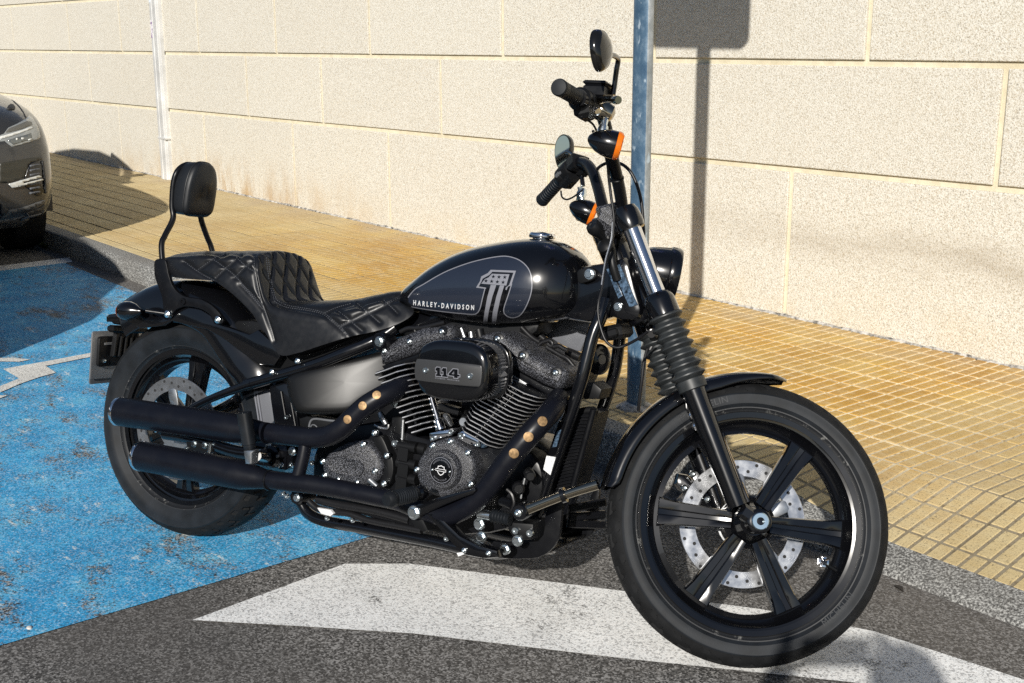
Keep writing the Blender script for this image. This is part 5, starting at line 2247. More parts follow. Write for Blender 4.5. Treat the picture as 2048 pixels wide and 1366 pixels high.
def silencer(a, b, r0, r1, yy):
    A, B_ = P(*a, yy), P(*b, yy)
    d = B_ - A
    L = np.linalg.norm(d)
    mb = MB()
    lathe(mb, A, d, [(0, r0 - .004), (.001, r0), (.008, r0 + .0006), (L * .62, r0), (L * .80, r0 * .965), (L * .93, r1 * 1.10), (L * .97, r1), (L, r1)], 44)
    s = part(mb, 'silencer', 'exhaust', ang=50)
    mb = MB()
    lathe(mb, A, d, [(.0, r0 - .010), (-.004, r0 - .006), (-.007, r0 - .001), (-.003, r0 + .0014), (.004, r0 + .0014), (.005, r0 + .0004)], 44)
    part(mb, 'end_ring', 'chrome', False, s)
    mb = MB()
    lathe(mb, A - d / L * .0075, d, [(0, r0 - .012), (.0005, .002)], 30)
    part(mb, 'outlet', M_HOLE, False, s)
    return s


s1 = silencer((240, 823), (534, 866), .0390, .0270, -.235)
s2_ = silencer((282, 912), (540, 960), .0395, .0250, -.25)
s1['label'] = 'upper matt black silencer'
s2_['label'] = 'lower matt black silencer'
mb = MB()
tube(mb, [P(612, 880, -.235), P(606, 915, -.24), P(594, 962, -.245)], .0165, 20, 3)
part(mb, 'crossover_pipe', 'exhaust')
for pts in ((565, 876), ):
    pass
# holes in the heat shields: bare header showing
Hd = [((1735, 15), 0), ((1575, 192), 0), ((1410, 380), 0)]
fb = bvh_of(hdf)
rb_ = bvh_of(hdr)


def shield_hole(pxy, bv, r, par):
    loc = hit(bv, CB, ray_b(*pxy), .0)
    l2 = bv.ray_cast(Vector(CB), Vector(ray_b(*pxy)).normalized())
    nrm = l2[1]
    if nrm.dot(Vector(ray_b(*pxy))) > 0:
        nrm = -nrm
    mb = MB()
    lathe(mb, np.array(loc) - np.array(nrm) * .004, np.array(nrm), [(0, r), (.0047, r), (.0050, r * .9)], 24)
    part(mb, 'shield_hole', 'copper', False, par)


for a in q('Y', (1735, 15), (1575, 192), (1410, 380)):
    shield_hole(a, fb, .0115, hdf)
for a in q('D', (852, 617), (728, 712), (594, 832)):
    shield_hole(a, rb_, .0105, hdr)
mb = MB()
a = P(*q('C', (1318, 790))[0], -.25)
lathe(mb, P(537, 960, -.25), P(560, 963, -.25) - P(537, 960, -.25), [(0, .0262), (.003, .0268), (.006, .0262)], 30)
part(mb, 'pipe_clamp', 'satin')

# ---------------------------------------------------------------- pegs, brackets, brake pedal, lower cowl
mb = MB()
a, b = P(488, 824, -.30), P(500, 898, -.29)
R_ = basis(b - a, (0, -1, 0))
L = np.linalg.norm(b - a)
rings = []
for u, k in ((0, .85), (.02, 1.), (.3, 1.), (.7, .96), (.86, .92), (.88, .82), (.97, .80), (1, .7)):
    rings.append([a + R_ @ np.array([u * L + (.006 if (u == 0 and sin(t) > 0) else 0), .0175 * k * np.sign(cos(t)) * abs(cos(t)) ** .7, .0165 * k * np.sign(sin(t)) * abs(sin(t)) ** .7]) for t in np.linspace(0, 2 * pi, 28, endpoint=False)])
loft(mb, rings)
peg = part(mb, 'passenger_peg', 'rubber')
mb = MB()
prism(mb, QP('V', -.30, (800, 1122), (880, 1118), (945, 1118), (905, 1160), (905, 1285), (880, 1296), (825, 1290)), -.305, -.28, bev=.004)
part(mb, 'peg_clevis', 'alu', False, peg)
mb = MB()
tube(mb, [P(512, 912, -.28), P(530, 915, -.2), P(545, 915, -.12)], .014, 12, 3)
part(mb, 'peg_mount', 'frame')
# rider peg
a, b = P(*q('J', (628, 352))[0], -.375), P(*q('J', (800, 312))[0], -.28)
mb = MB()
d = b - a
L = np.linalg.norm(d)
pr = [(-.004, .006), (-.003, .014), (.004, .0195), (.012, .0205)]
for k in range(9):
    x = .018 + (L - .035) * k / 9
    pr += [(x, .0195), (x + .002, .0180), (x + .005, .0180), (x + .007, .0193)]
pr += [(L - .006, .018), (L, .014)]
lathe(mb, a, d, pr, 26)
rpeg = part(mb, 'rider_peg', 'rubber')
mb = MB()
lathe(mb, b, d, [(-.006, .012), (.004, .017), (.016, .019), (.028, .015), (.034, .008)], 24)
part(mb, 'peg_joint', 'gloss', False, rpeg)
mb = MB()
prism(mb, QP('Y', -.265, (255, 990), (340, 950), (560, 880), (740, 825), (860, 800), (985, 768), (1000, 800), (960, 840), (840, 880), (640, 960), (460, 1040), (390, 1080), (330, 1110), (260, 1100), (225, 1050)), -.275, -.245, bev=.004)
part(mb, 'peg_bracket', 'gloss')
bolt(QP('Y', -.277, (271, 1052))[0], .0135, bike, 'hex')
mb = MB()
prism(mb, QP('J', -.255, (862, 432), (915, 415), (945, 450), (1060, 560), (1180, 620), (1275, 645), (1285, 685), (1200, 692), (1100, 672), (1040, 630), (960, 540)), -.262, -.235, bev=.004)
prk = part(mb, 'support_arm', 'gloss')
mb = MB()
prism(mb, QP('J', -.25, (765, 460), (830, 450), (870, 530), (840, 540), (790, 510)), -.252, -.22, bev=.003)
part(mb, 'cast_web', 'plastic')
bolts('J', -.263, .0068, bike, [(1080, 645), (1222, 662)], 'dome')
bolts('J', -.20, .0060, bike, [(972, 578), (275, 458), (424, 470)], 'cap')
bolts('J', -.21, .0115, bike, [(1165, 492)], 'hex')
bolts('J', -.21, .0105, bike, [(1176, 567), (1388, 590), (1315, 640)], 'hex')
bolts('J', -.21, .0085, bike, [(1378, 530), (1462, 545)], 'cap', )
bolts('J', -.13, .0085, bike, [(97, 338)], 'hex')
bolts('J', -.15, .006, bike, [(20, 315), (40, 330), (118, 2), (480, 24)], 'cap')
# brake master cylinder and pedal
mb = MB()
c0, c1 = QP('Y', -.22, (1150, 1085), (1370, 1130))
d = c1 - c0
L = np.linalg.norm(d)
pr = [(0, .010)]
for k in range(6):
    x = L * (.06 + .15 * k)
    pr += [(x, .0125), (x + L * .05, .0165), (x + L * .10, .0125)]
pr += [(L, .015)]
lathe(mb, c0, d, pr, 24)
part(mb, 'cylinder_boot', 'rubber', ang=20)
mb = MB()
p0, p1 = QP('Y', -.22, (1010, 1065), (1150, 1088))
tube(mb, [p0, p1], .0115, 14, 0)
part(mb, 'cylinder_rod', 'zinc')
mb = MB()
prism(mb, QP('Y', -.2, (1330, 1120), (1420, 1160), (1640, 1180), (1640, 1250), (1620, 1360), (1500, 1366), (1400, 1330), (1350, 1250)), -.205, -.12, bev=.006)
part(mb, 'master_cylinder', 'plastic')
pa, pb2, pc2 = P(1044, 1023, -.25), P(1128, 990, -.235), P(1196, 969, -.22)
mb = MB()
tube(mb, [pa + (pa - pb2) * .05, pb2, pc2], [.0125, .0115, .012], 18, 3)
pdl = part(mb, 'brake_pedal', 'dchrome')
mb = MB()
lathe(mb, pa, (0, -1, 0), [(-.03, .019), (.012, .0195), (.016, .0165)], 28)
part(mb, 'pedal_pivot', 'frame', False, pdl)
bolt(pa + np.array([0, -.017, 0]), .0095, bike, 'dome')
mb = MB()
lathe(mb, pb2, pc2 - pb2, [(-.006, .0175), (.004, .0175)], 26, )
part(mb, 'pedal_collar', 'gloss', False, pdl)
mb = MB()
tube(mb, QP('Y', -.2, (1330, 790), (1390, 850), (1410, 950), (1380, 1030)), .0045, 8, 5)
part(mb, 'brake_hose', 'cable')
mb = MB()
tube(mb, QP('Y', -.17, (1490, 890), (1510, 760), (1535, 660)), .0035, 8, 0)
part(mb, 'shift_rod', 'alu')
mb = MB()
lathe(mb, QP('Y', -.18, (1590, 625))[0], (.6, -1, 0), [(-.03, .013), (.014, .013), (.02, .009)], 18)
lathe(mb, QP('Y', -.17, (1460, 770))[0], (.6, -1, 0), [(-.03, .015), (.012, .015), (.018, .010)], 18)
part(mb, 'hose_fitting', 'plastic')
mb = MB()
lathe(mb, QP('Y', -.05, (1640, 430))[0], (.3, -1, 0), [(-.05, .045), (0, .045), (.01, .04), (.014, .015)], 30)
part(mb, 'oil_filter', 'plastic')
mb = MB()
lathe(mb, QP('Y', -.19, (1340, 945))[0], (1, -.4, 0), [(-.02, .012), (.02, .013)], 16)
lathe(mb, QP('Y', -.14, (1400, 880))[0], (.7, -.8, 0), [(-.02, .02), (.015, .02), (.02, .015)], 18)
part(mb, 'pedal_spring', 'satin')
# lower cowl: two cheeks and a floor
ck = [(1150, 560), (1250, 610), (1300, 690), (1380, 696), (1500, 692), (1560, 668), (1605, 625), (1640, 560), (1648, 480), (1655, 400), (1668, 300), (1600, 310), (1560, 420), (1540, 520), (1480, 560), (1400, 590), (1300, 600)]
mb = MB()
prism(mb, rnd(QP('J', -.135, *ck), 1), -.14, -.128, bev=.003)
part(mb, 'lower_cowl', 'satin')
lc = [(1645, 580), (1720, 583), (1790, 578), (1830, 545), (1850, 490), (1862, 400), (1875, 280), (1830, 300), (1800, 400), (1780, 480), (1700, 500), (1650, 500)]
mb = MB()
prism(mb, rnd(QP('J', .125, *lc), 1), .12, .13, bev=.003)
part(mb, 'lower_cowl', 'satin')
mb = MB()
fa, fb_ = P(*q('J', (1380, 690))[0], -.13), P(*q('J', (1545, 672))[0], -.13)
mb.add([(fa[0], -.13, fa[2]), (fb_[0], -.13, fb_[2]), (fb_[0], .125, fb_[2]), (fa[0], .125, fa[2]), (fa[0], -.13, fa[2] + .006), (fb_[0], -.13, fb_[2] + .006), (fb_[0], .125, fb_[2] + .006), (fa[0], .125, fa[2] + .006)],
       [(0, 1, 2, 3), (7, 6, 5, 4), (0, 4, 5, 1), (1, 5, 6, 2), (2, 6, 7, 3), (3, 7, 4, 0)])
part(mb, 'cowl_floor', 'satin')
for k, (y0_, y1_) in enumerate((((740, 440), (1300, 330)), ((735, 560), (1290, 520)), ((715, 660), (1290, 680)))):
    mb = MB()
    a, b = P(*q('U', y0_)[0], .02), P(*q('U', y1_)[0], .10)
    bar(mb, a, b, .02, .012, up=(0, 1, 0), bev=.003)
    part(mb, 'cooler_slat', 'satin')
# bundle under the gearbox
for pts, r, m in (([(170, 360), (220, 400), (300, 420), (400, 430), (520, 470), (700, 505), (830, 530)], .009, 'cable'), ([(220, 345), (330, 375), (480, 400), (620, 430), (760, 470)], .012, 'cable'), ([(330, 410), (440, 440), (560, 480), (680, 490)], .007, 'plastic')):
    mb = MB()
    tube(mb, QP('J', -.12, *pts), r, 12, 5)
    part(mb, 'lower_hose', m)
mb = MB()
prism(mb, QP('J', -.135, (222, 395), (300, 408), (318, 430), (300, 445), (245, 430)), -.14, -.13, bev=.002)
part(mb, 'paper_tag', 'tag')
mb = MB()
prism(mb, QP('J', -.135, (1035, 660), (1070, 655), (1078, 668), (1045, 682)), -.137, -.134, bev=.001)
part(mb, 'paper_tag', 'tag')
mb = MB()
lathe(mb, P(*q('J', (97, 338))[0], -.125), (0, -1, 0), [(-.06, .02), (0, .02), (.004, .016)], 24)
part(mb, 'frame_boss', 'frame')
# side stand on the far side: carries the lean
ft = np.array([.80, .0, .0])
mb = MB()
wz = lambda x, y: np.array([x, y * cos(LEAN) - 0 * sin(LEAN), y * sin(LEAN)])
foot = rx(LEAN) @ np.array([.86, .36, .008])
tube(mb, [np.array([.80, .12, .19]), np.array([.82, .22, .14]), foot + np.array([0, 0, .006])], [.014, .012, .011], 14, 4)
lathe(mb, foot, rx(LEAN) @ np.array([0, 0, 1.]), [(-.008, .026), (-.003, .028), (.002, .026), (.006, .01)], 22)
part(mb, 'side_stand', 'frame')

# ---------------------------------------------------------------- fuel tank
tt = [(.669, .752), (.676, .772), (.688, .786), (.72, .812), (.758, .842), (.802, .869), (.847, .890), (.895, .906), (.942, .918), (.989, .928), (1.035, .934), (1.072, .934), (1.107, .928), (1.142, .912), (1.166, .892), (1.182, .868), (1.190, .842)]
tb = [(.669, .742), (.685, .735), (.705, .729), (.735, .721), (.79, .713), (.881, .711), (.945, .713), (.991, .718), (1.052, .727), (1.112, .739), (1.156, .754), (1.184, .778), (1.190, .830)]
tw = [(.669, .022), (.676, .040), (.688, .056), (.72, .076), (.758, .092), (.802, .105), (.847, .115), (.895, .124), (.942, .130), (.989, .132), (1.035, .130), (1.072, .125), (1.107, .115), (1.142, .096), (1.166, .074), (1.182, .046), (1.190, .016)]
xs = np.unique(np.concatenate([np.linspace(.669, .70, 9), np.linspace(.70, 1.12, 34), np.linspace(1.12, 1.19, 16)]))
fi = lambda tab, x: np.interp(x, [a[0] for a in tab], [a[1] for a in tab])


def smooth_tab(tab, n=4):
    s = spline([np.array(a) for a in tab], n)
    return [tuple(a) for a in s]


tt, tb, tw = smooth_tab(tt), smooth_tab(tb), smooth_tab(tw)
mb = MB()
rings = []
NT_ = 64
for x in xs:
    zt, zb_, w = fi(tt, x), fi(tb, x), fi(tw, x)
    H_ = zt - zb_
    zm = zb_ + .40 * H_
    r = []
    for t in range(NT_):
        th = 2 * pi * t / NT_
        s_, c_ = sin(th), cos(th)
        y = w * np.sign(s_) * abs(s_) ** (.80 if c_ > 0 else .70)
        z = zm + (zt - zm) * abs(c_) ** .96 if c_ > 0 else zm - (zm - zb_) * abs(c_) ** .86
        r.append((x, y, z))
    rings.append(r)
loft(mb, rings)
tank = part(mb, 'fuel_tank', 'gloss', ang=80)
tv = bvh_of(tank)
capc = P(1084, 476, 0)
mb = MB()
lathe(mb, (capc[0], 0, capc[2] - .012), (0, 0, 1), [(0, .023), (.010, .023), (.011, .031), (.014, .033), (.020, .033), (.024, .030), (.0265, .016), (.027, .001)], 44)
part(mb, 'filler_cap', 'chrome', False, tank)
mb = MB()
lathe(mb, (capc[0], 0, capc[2] - .016), (0, 0, 1), [(0, .034), (.010, .033), (.011, .028)], 40)
part(mb, 'filler_ring', 'gloss', False, tank)


def tank_print(name, m, outlines, lift, step=5.):
    mb = MB()
    for o in outlines:
        decal(mb, q('E', *o), tv, lift, step)
    return part(mb, name, m, False, tank, ang=80)


def tank_line(name, m, lines, w, lift):
    mb = MB()
    for ln, cl in lines:
        s = spline([np.array(a, float) for a in q('E', *ln)], 6, cl)
        v, f = ribbon(s, w, cl)
        decal_vf(mb, v, f, tv, lift)
    return part(mb, name, m, False, tank, ang=80)


edge = [(190, 690), (230, 650), (300, 610), (400, 550), (500, 498), (620, 450), (740, 412), (860, 384), (960, 368), (1030, 366), (1100, 382), (1160, 412), (1210, 460), (1240, 520), (1252, 600), (1245, 680), (1220, 760), (1180, 840), (1140, 885), (1090, 902), (1045, 895), (1012, 870), (1005, 840)]
p_right = edge + [(1012, 800), (1040, 720), (1075, 610), (1108, 495), (1060, 492), (960, 488), (892, 488), (868, 515), (810, 545), (795, 590), (765, 637), (820, 645), (838, 650), (815, 740), (790, 830), (770, 862), (735, 874), (640, 868), (520, 856), (380, 838), (260, 820), (200, 800), (165, 770), (162, 730)]
tank_print('tank_panel', 'denim', [p_right], .0006)
outl_ = [(200, 800), (165, 765), (162, 728)] + edge[:-1] + [(1003, 838), (1012, 795), (1040, 715), (1075, 605)]
tank_line('panel_outline', 'silver', [(outl_[2:], False)], 1.9, .0010)
tank_line('panel_outline', 'silver', [([(838, 650), (815, 740), (795, 820), (770, 860), (735, 873), (640, 867), (520, 855), (380, 838), (260, 820), (190, 806)], False)], 1.9, .0010)
one = [(892, 486), (1110, 494), (1068, 640), (1020, 650), (935, 960), (820, 960), (842, 648), (763, 637), (795, 585), (808, 545), (866, 515)]
one_in = [(903, 502), (1092, 510), (1052, 632), (842, 636), (785, 628), (808, 588), (820, 560), (878, 530)]
tank_print('numeral_outline', 'silver', [[(890, 484), (1112, 492), (1070, 622), (1042, 630), (1030, 660), (838, 650), (760, 640), (795, 585), (806, 543), (864, 513)]], .0012)
tank_print('numeral_ground', 'ink', [[(905, 502), (1090, 510), (1053, 615), (1022, 640), (1016, 690), (985, 830), (965, 956), (800, 956), (822, 830), (850, 640), (785, 630), (808, 590), (820, 562), (878, 530)]], .0016)
tank_print('numeral_one', 'silver', [[(902, 520), (1056, 524), (1028, 622), (912, 614), (808, 606), (840, 566), (872, 552)], [(892, 616), (940, 618), (905, 720), (872, 850), (856, 952), (820, 952), (836, 850), (862, 720)], [(972, 620), (1010, 622), (980, 720), (950, 850), (934, 952), (896, 952), (908, 850), (940, 720)]], .0021)


def star(cx_, cy_, r):
    return [(cx_ + (r if k % 2 == 0 else r * .40) * sin(k * pi / 5) - .1 * (r if k % 2 == 0 else r * .4) * -cos(k * pi / 5), cy_ - (r if k % 2 == 0 else r * .40) * cos(k * pi / 5)) for k in range(10)]


tank_print('stars', 'ink', [star(x, y, 19) for x, y in ((915, 545), (964, 548), (1015, 550), (850, 582), (900, 586), (950, 590), (1000, 594))], .0025, 3.)
v, f = text2d('HARLEY-DAVIDSON', 1., .03, 1.75, 3)
x0, x1 = min(a[0] for a in v), max(a[0] for a in v)
y1 = max(a[1] for a in v)
mb = MB()
vv = []
for x, y in v:
    u = (x - x0) / (x1 - x0)
    bx_, by_ = 207 + u * 535, 790 + u * 44 + 5 * sin(u * pi)
    vv.append((780 + (bx_ + .06 * 45 * y / y1) / 4.407, 430 + (by_ - 42 * y / y1) / 4.407))
decal_vf(mb, vv, f, tv, .0013)
part(mb, 'lettering', 'white', False, tank, ang=80)

# ---------------------------------------------------------------- seat: ribs from tail to nose, quilting pressed in between the seams
# each rib: top (x, z), half width of the flat, lower edge (x, z), half width there, drop of the shoulder
ribs = [
    ((-.095, .765), .050, (-.060, .748), .080, .004),
    ((-.088, .790), .072, (-.030, .744), .105, .010),
    ((-.060, .806), .085, (.020, .744), .122, .012),
    ((.000, .816), .092, (.080, .745), .130, .013),
    ((.080, .825), .096, (.140, .746), .134, .013),
    ((.150, .831), .098, (.190, .730), .136, .013),
    ((.215, .836), .099, (.240, .703), .137, .013),
    ((.255, .838), .099, (.282, .675), .138, .013),
    ((.272, .828), .101, (.300, .658), .139, .013),
    ((.284, .800), .105, (.316, .644), .140, .014),
    ((.298, .765), .110, (.334, .626), .141, .014),
    ((.316, .730), .118, (.352, .605), .142, .013),
    ((.340, .712), .126, (.368, .589), .143, .012),
    ((.385, .712), .128, (.395, .574), .143, .016),
    ((.450, .722), .122, (.445, .587), .142, .026),
    ((.510, .731), .112, (.515, .615), .138, .034),
    ((.560, .741), .095, (.590, .645), .128, .030),
    ((.605, .754), .080, (.645, .662), .112, .026),
    ((.640, .764), .066, (.690, .680), .094, .022),
    ((.662, .767), .054, (.722, .700), .078, .016),
    ((.678, .760), .046, (.735, .716), .066, .010),
    ((.684, .746), .040, (.730, .728), .056, .004),
]
NS, NC = 12, 121
arr = [np.array([r[0][0], r[0][1], r[1], r[2][0], r[2][1], r[3], r[4]]) for r in ribs]
fine = spline(arr, NS)
rows_, meta = [], []
for r in fine:
    tx, tz, wt, lx, lz, wl, sh = r
    row, mt = [], []
    for k in range(NC):
        u = k / (NC - 1) * 2 - 1                  # -1 right lower edge .. 1 left lower edge
        a = abs(u)
        if a < .46:                               # top
            t = a / .46
            y = wt * t
            x, z = tx, tz - sh * t ** 3
            out = 0
        elif a < .62:                             # shoulder
            t = (a - .46) / .16
            y = wt + (wl - wt) * (.75 * sin(t * pi / 2))
            x = tx + (lx - tx) * .22 * t * t
            z = tz - sh - (tz - lz) * (.20 * (1 - cos(t * pi / 2)))
        else:                                     # side
            t = (a - .62) / .38
            y = wt + (wl - wt) * (.75 + .25 * sin(t * pi / 2))
            x = tx + (lx - tx) * (.22 + .78 * t)
            z = tz - sh - (tz - lz) * .20 - (lz and ((tz - sh - (tz - lz) * .20) - lz)) * t
        row.append((x, np.sign(u) * y, z))
        mt.append(u)
    rows_.append(row)
    meta.append(mt)
V = np.array(rows_)                               # (n, NC, 3)
n_r = V.shape[0]
# arc length along the middle, across each rib
sl = np.concatenate([[0], np.cumsum(np.linalg.norm(np.diff(V[:, NC // 2], axis=0), axis=1))])
nor = np.zeros_like(V)
for i in range(n_r):
    a = V[min(i + 1, n_r - 1)] - V[max(i - 1, 0)]
    b = np.zeros_like(a)
    b[1:-1] = V[i, 2:] - V[i, :-2]
    b[0], b[-1] = V[i, 1] - V[i, 0], V[i, -1] - V[i, -2]
    nn2 = np.cross(a, b)
    nn2 /= np.linalg.norm(nn2, axis=1, keepdims=True) + 1e-9
    nor[i] = nn2
if nor[n_r // 3, NC // 2][2] < 0:
    nor = -nor
cross = np.zeros((n_r, NC))
for i in range(n_r):
    dd = np.concatenate([[0], np.cumsum(np.linalg.norm(np.diff(V[i], axis=0), axis=1))])
    cross[i] = dd - dd[NC // 2]
step_a, step_b = 7 * NS, 12 * NS                  # rib rows of the step


def seam(d, w):
    return np.exp(-(d / w) ** 2)


SEAMS = [('S', [(160, 190), (165, 330), (185, 470), (225, 650), (300, 870), (350, 1020), (385, 1150)]),
        ('S', [(296, 180), (312, 330), (345, 520), (380, 640), (402, 705), (520, 765), (700, 792), (860, 820), (950, 850), (1050, 930), (1150, 1020), (1225, 1100)]),
        ('S', [(318, 180), (335, 330), (368, 520), (398, 640), (425, 690), (540, 745), (700, 772), (860, 800), (965, 838), (1065, 915), (1165, 1005), (1240, 1095)]),
        ('S', [(0, 500), (130, 640), (240, 770)]), ('S', [(0, 480), (140, 615), (250, 745)]),
        ('S', [(965, 830), (1100, 770), (1280, 720)]), ('S', [(1130, 975), (1300, 895), (1450, 820), (1650, 725), (1800, 645)]), ('S', [(1135, 990), (1310, 910), (1460, 838), (1660, 740), (1810, 660)]),
        ('S', [(1105, 800), (1200, 870), (1300, 960), (1390, 1035)]), ('S', [(1340, 725), (1450, 820), (1590, 940)]), ('S', [(1640, 690), (1720, 760), (1790, 830)]),
        ('Q', [(290, 950), (420, 1045), (560, 1120)]), ('Q', [(400, 1030), (540, 930), (640, 890)]), ('Q', [(550, 940), (720, 1070), (860, 1230), (960, 1360)]), ('Q', [(560, 1090), (700, 960), (780, 895)]), ('Q', [(740, 920), (830, 1000), (900, 1040)]), ('Q', [(720, 1090), (830, 980), (890, 940)])]

_rb, _ub, _fb = [T0.T @ (M0.T @ w) for w in (RT, UP, FW)]


def to_px(X):
    d = X - CB
    z = d @ _fb
    return np.stack([1024 + FPX * (d @ _rb) / z, 683 - FPX * (d @ _ub) / z], -1)


segs = []
for fr_, ln in SEAMS:
    s_ = spline([np.array(a, float) for a in q(fr_, *ln)], 8)
    segs += list(zip(s_[:-1], s_[1:]))
SA, SB = np.array([a for a, b in segs]), np.array([b for a, b in segs])


def seam_dist(pts):
    """distance (photo px) of each point to the nearest sewn seam"""
    ab = SB - SA
    L2 = (ab ** 2).sum(1) + 1e-9
    out = np.full(len(pts), 1e9)
    for i0_ in range(0, len(pts), 400):
        p_ = pts[i0_:i0_ + 400]
        t = np.clip(((p_[:, None, :] - SA) * ab).sum(2) / L2, 0, 1)
        dd = np.linalg.norm(p_[:, None, :] - (SA + t[..., None] * ab), axis=2)
        out[i0_:i0_ + 400] = dd.min(1)
    return out


VR = V.copy()
VR[..., 1] = -np.abs(VR[..., 1])                  # the left side is sewn as the right one
sd = seam_dist(to_px(VR.reshape(-1, 3))).reshape(n_r, NC)
depth = -.0062 * np.exp(-(sd / 4.2) ** 2) + .0022 * np.clip((sd - 5) / 14, 0, 1)
rib_i = np.arange(n_r)[:, None]
face = (rib_i > step_a + 3) & (rib_i < step_b + 2)
per = .058
for i in range(step_a + 3, step_b + 2):
    for k in range(NC):
        if abs(meta[i][k]) < .47:
            p1, p2 = (sl[i] * .56 + cross[i, k]) / per, (sl[i] * .56 - cross[i, k]) / per
            d1, d2 = 1 - abs((p1 % 1) - .5) * 2, 1 - abs((p2 % 1) - .5) * 2
            depth[i, k] = -.0085 * max(math.exp(-(d1 / .20) ** 2), math.exp(-(d2 / .20) ** 2)) + .002
V2 = V + nor * depth[:, :, None]
mb = MB()
vv = [tuple(a) for r in V2 for a in r]
bot = [(V[i, NC // 2, 0] * .5 + V[i, 0, 0] * .5, 0, V[i, 0, 2] - .004) for i in range(n_r)]
ff = []
for i in range(n_r - 1):
    for k in range(NC - 1):
        ff.append((i * NC + k, i * NC + k + 1, (i + 1) * NC + k + 1, (i + 1) * NC + k))
    b0 = n_r * NC
    ff.append((i * NC, (i + 1) * NC, b0 + i + 1, b0 + i))
    ff.append((i * NC + NC - 1, b0 + i, b0 + i + 1, (i + 1) * NC + NC - 1))
vv += bot
ff.append(tuple([k for k in range(NC)] + [n_r * NC]))
ff.append(tuple([(n_r - 1) * NC + k for k in range(NC)][::-1] + [n_r * NC + n_r - 1]))
mb.add(vv, ff)
seat = part(mb, 'seat', 'leather', ang=80)
sv = bvh_of(seat)


def stitch(lines, name='stitching'):
    """rows of thread: short raised dashes laid on the cover along photo lines (px of crop S or Q)"""
    mb = MB()
    for fr_, ln in lines:
        s = spline([np.array(a, float) for a in q(fr_, *ln)], 14)
        acc = 0.
        cur = []
        for a, b in zip(s[:-1], s[1:]):
            L = np.linalg.norm(b - a)
            k = max(1, int(L / .6))
            for j in range(k):
                pt = a + (b - a) * j / k
                acc += L / k
                on = (acc % 4.4) < 3.0
                if on:
                    h_ = hit(sv, CB, ray_b(*pt), .0006)
                    if h_ is not None:
                        cur.append(np.array(h_))
                elif len(cur) > 1:
                    tube(mb, [cur[0], cur[-1]], .0009, 5, 0, cap=False)
                    cur = []
                else:
                    cur = []
    o = part(mb, name, 'thread', False, seat)
    o['kind'] = 'stuff'
    return o


stitch(SEAMS)

# ================================================================== CARS AND THE PERSON TAKING THE PICTURE
M_CAR = mat('grey_metallic_paint', (.046, .046, .046), .28, .35, coat=.8, rvar=(14, .06))
M_CLAD = mat('car_cladding', (.018, .018, .018), .55)
M_CGLASS = mat('car_glass', (.012, .013, .014), .04, coat=.5)
M_LAMP = mat('headlight_cover', (.30, .31, .30), .10, .2, coat=.8)
M_DRL = mat('lamp_white_bar', (.66, .66, .62), .2, coat=.5)
M_TRIMS = mat('silver_trim', (.64, .64, .60), .3, .3)
M_ALLOY = mat('car_alloy', (.35, .35, .36), .3, .9)


def car_ring(x, hw, zb, zs, zt, crown):
    """closed section: floor, sill, flank, shoulder, deck"""
    h = [(0, zb), (hw * .80, zb), (hw * .95, zb + .05), (hw * .985, zb + .16), (hw, .52), (hw * 1.0, .66), (hw * .985, zs - .10), (hw * .955, zs - .02), (hw * .90, zs + .015), (hw * .72, zt), (hw * .40, zt + crown * .7), (0, zt + crown)]
    return [(x, y, z) for y, z in h] + [(x, -y, z) for y, z in h[-2:0:-1]]


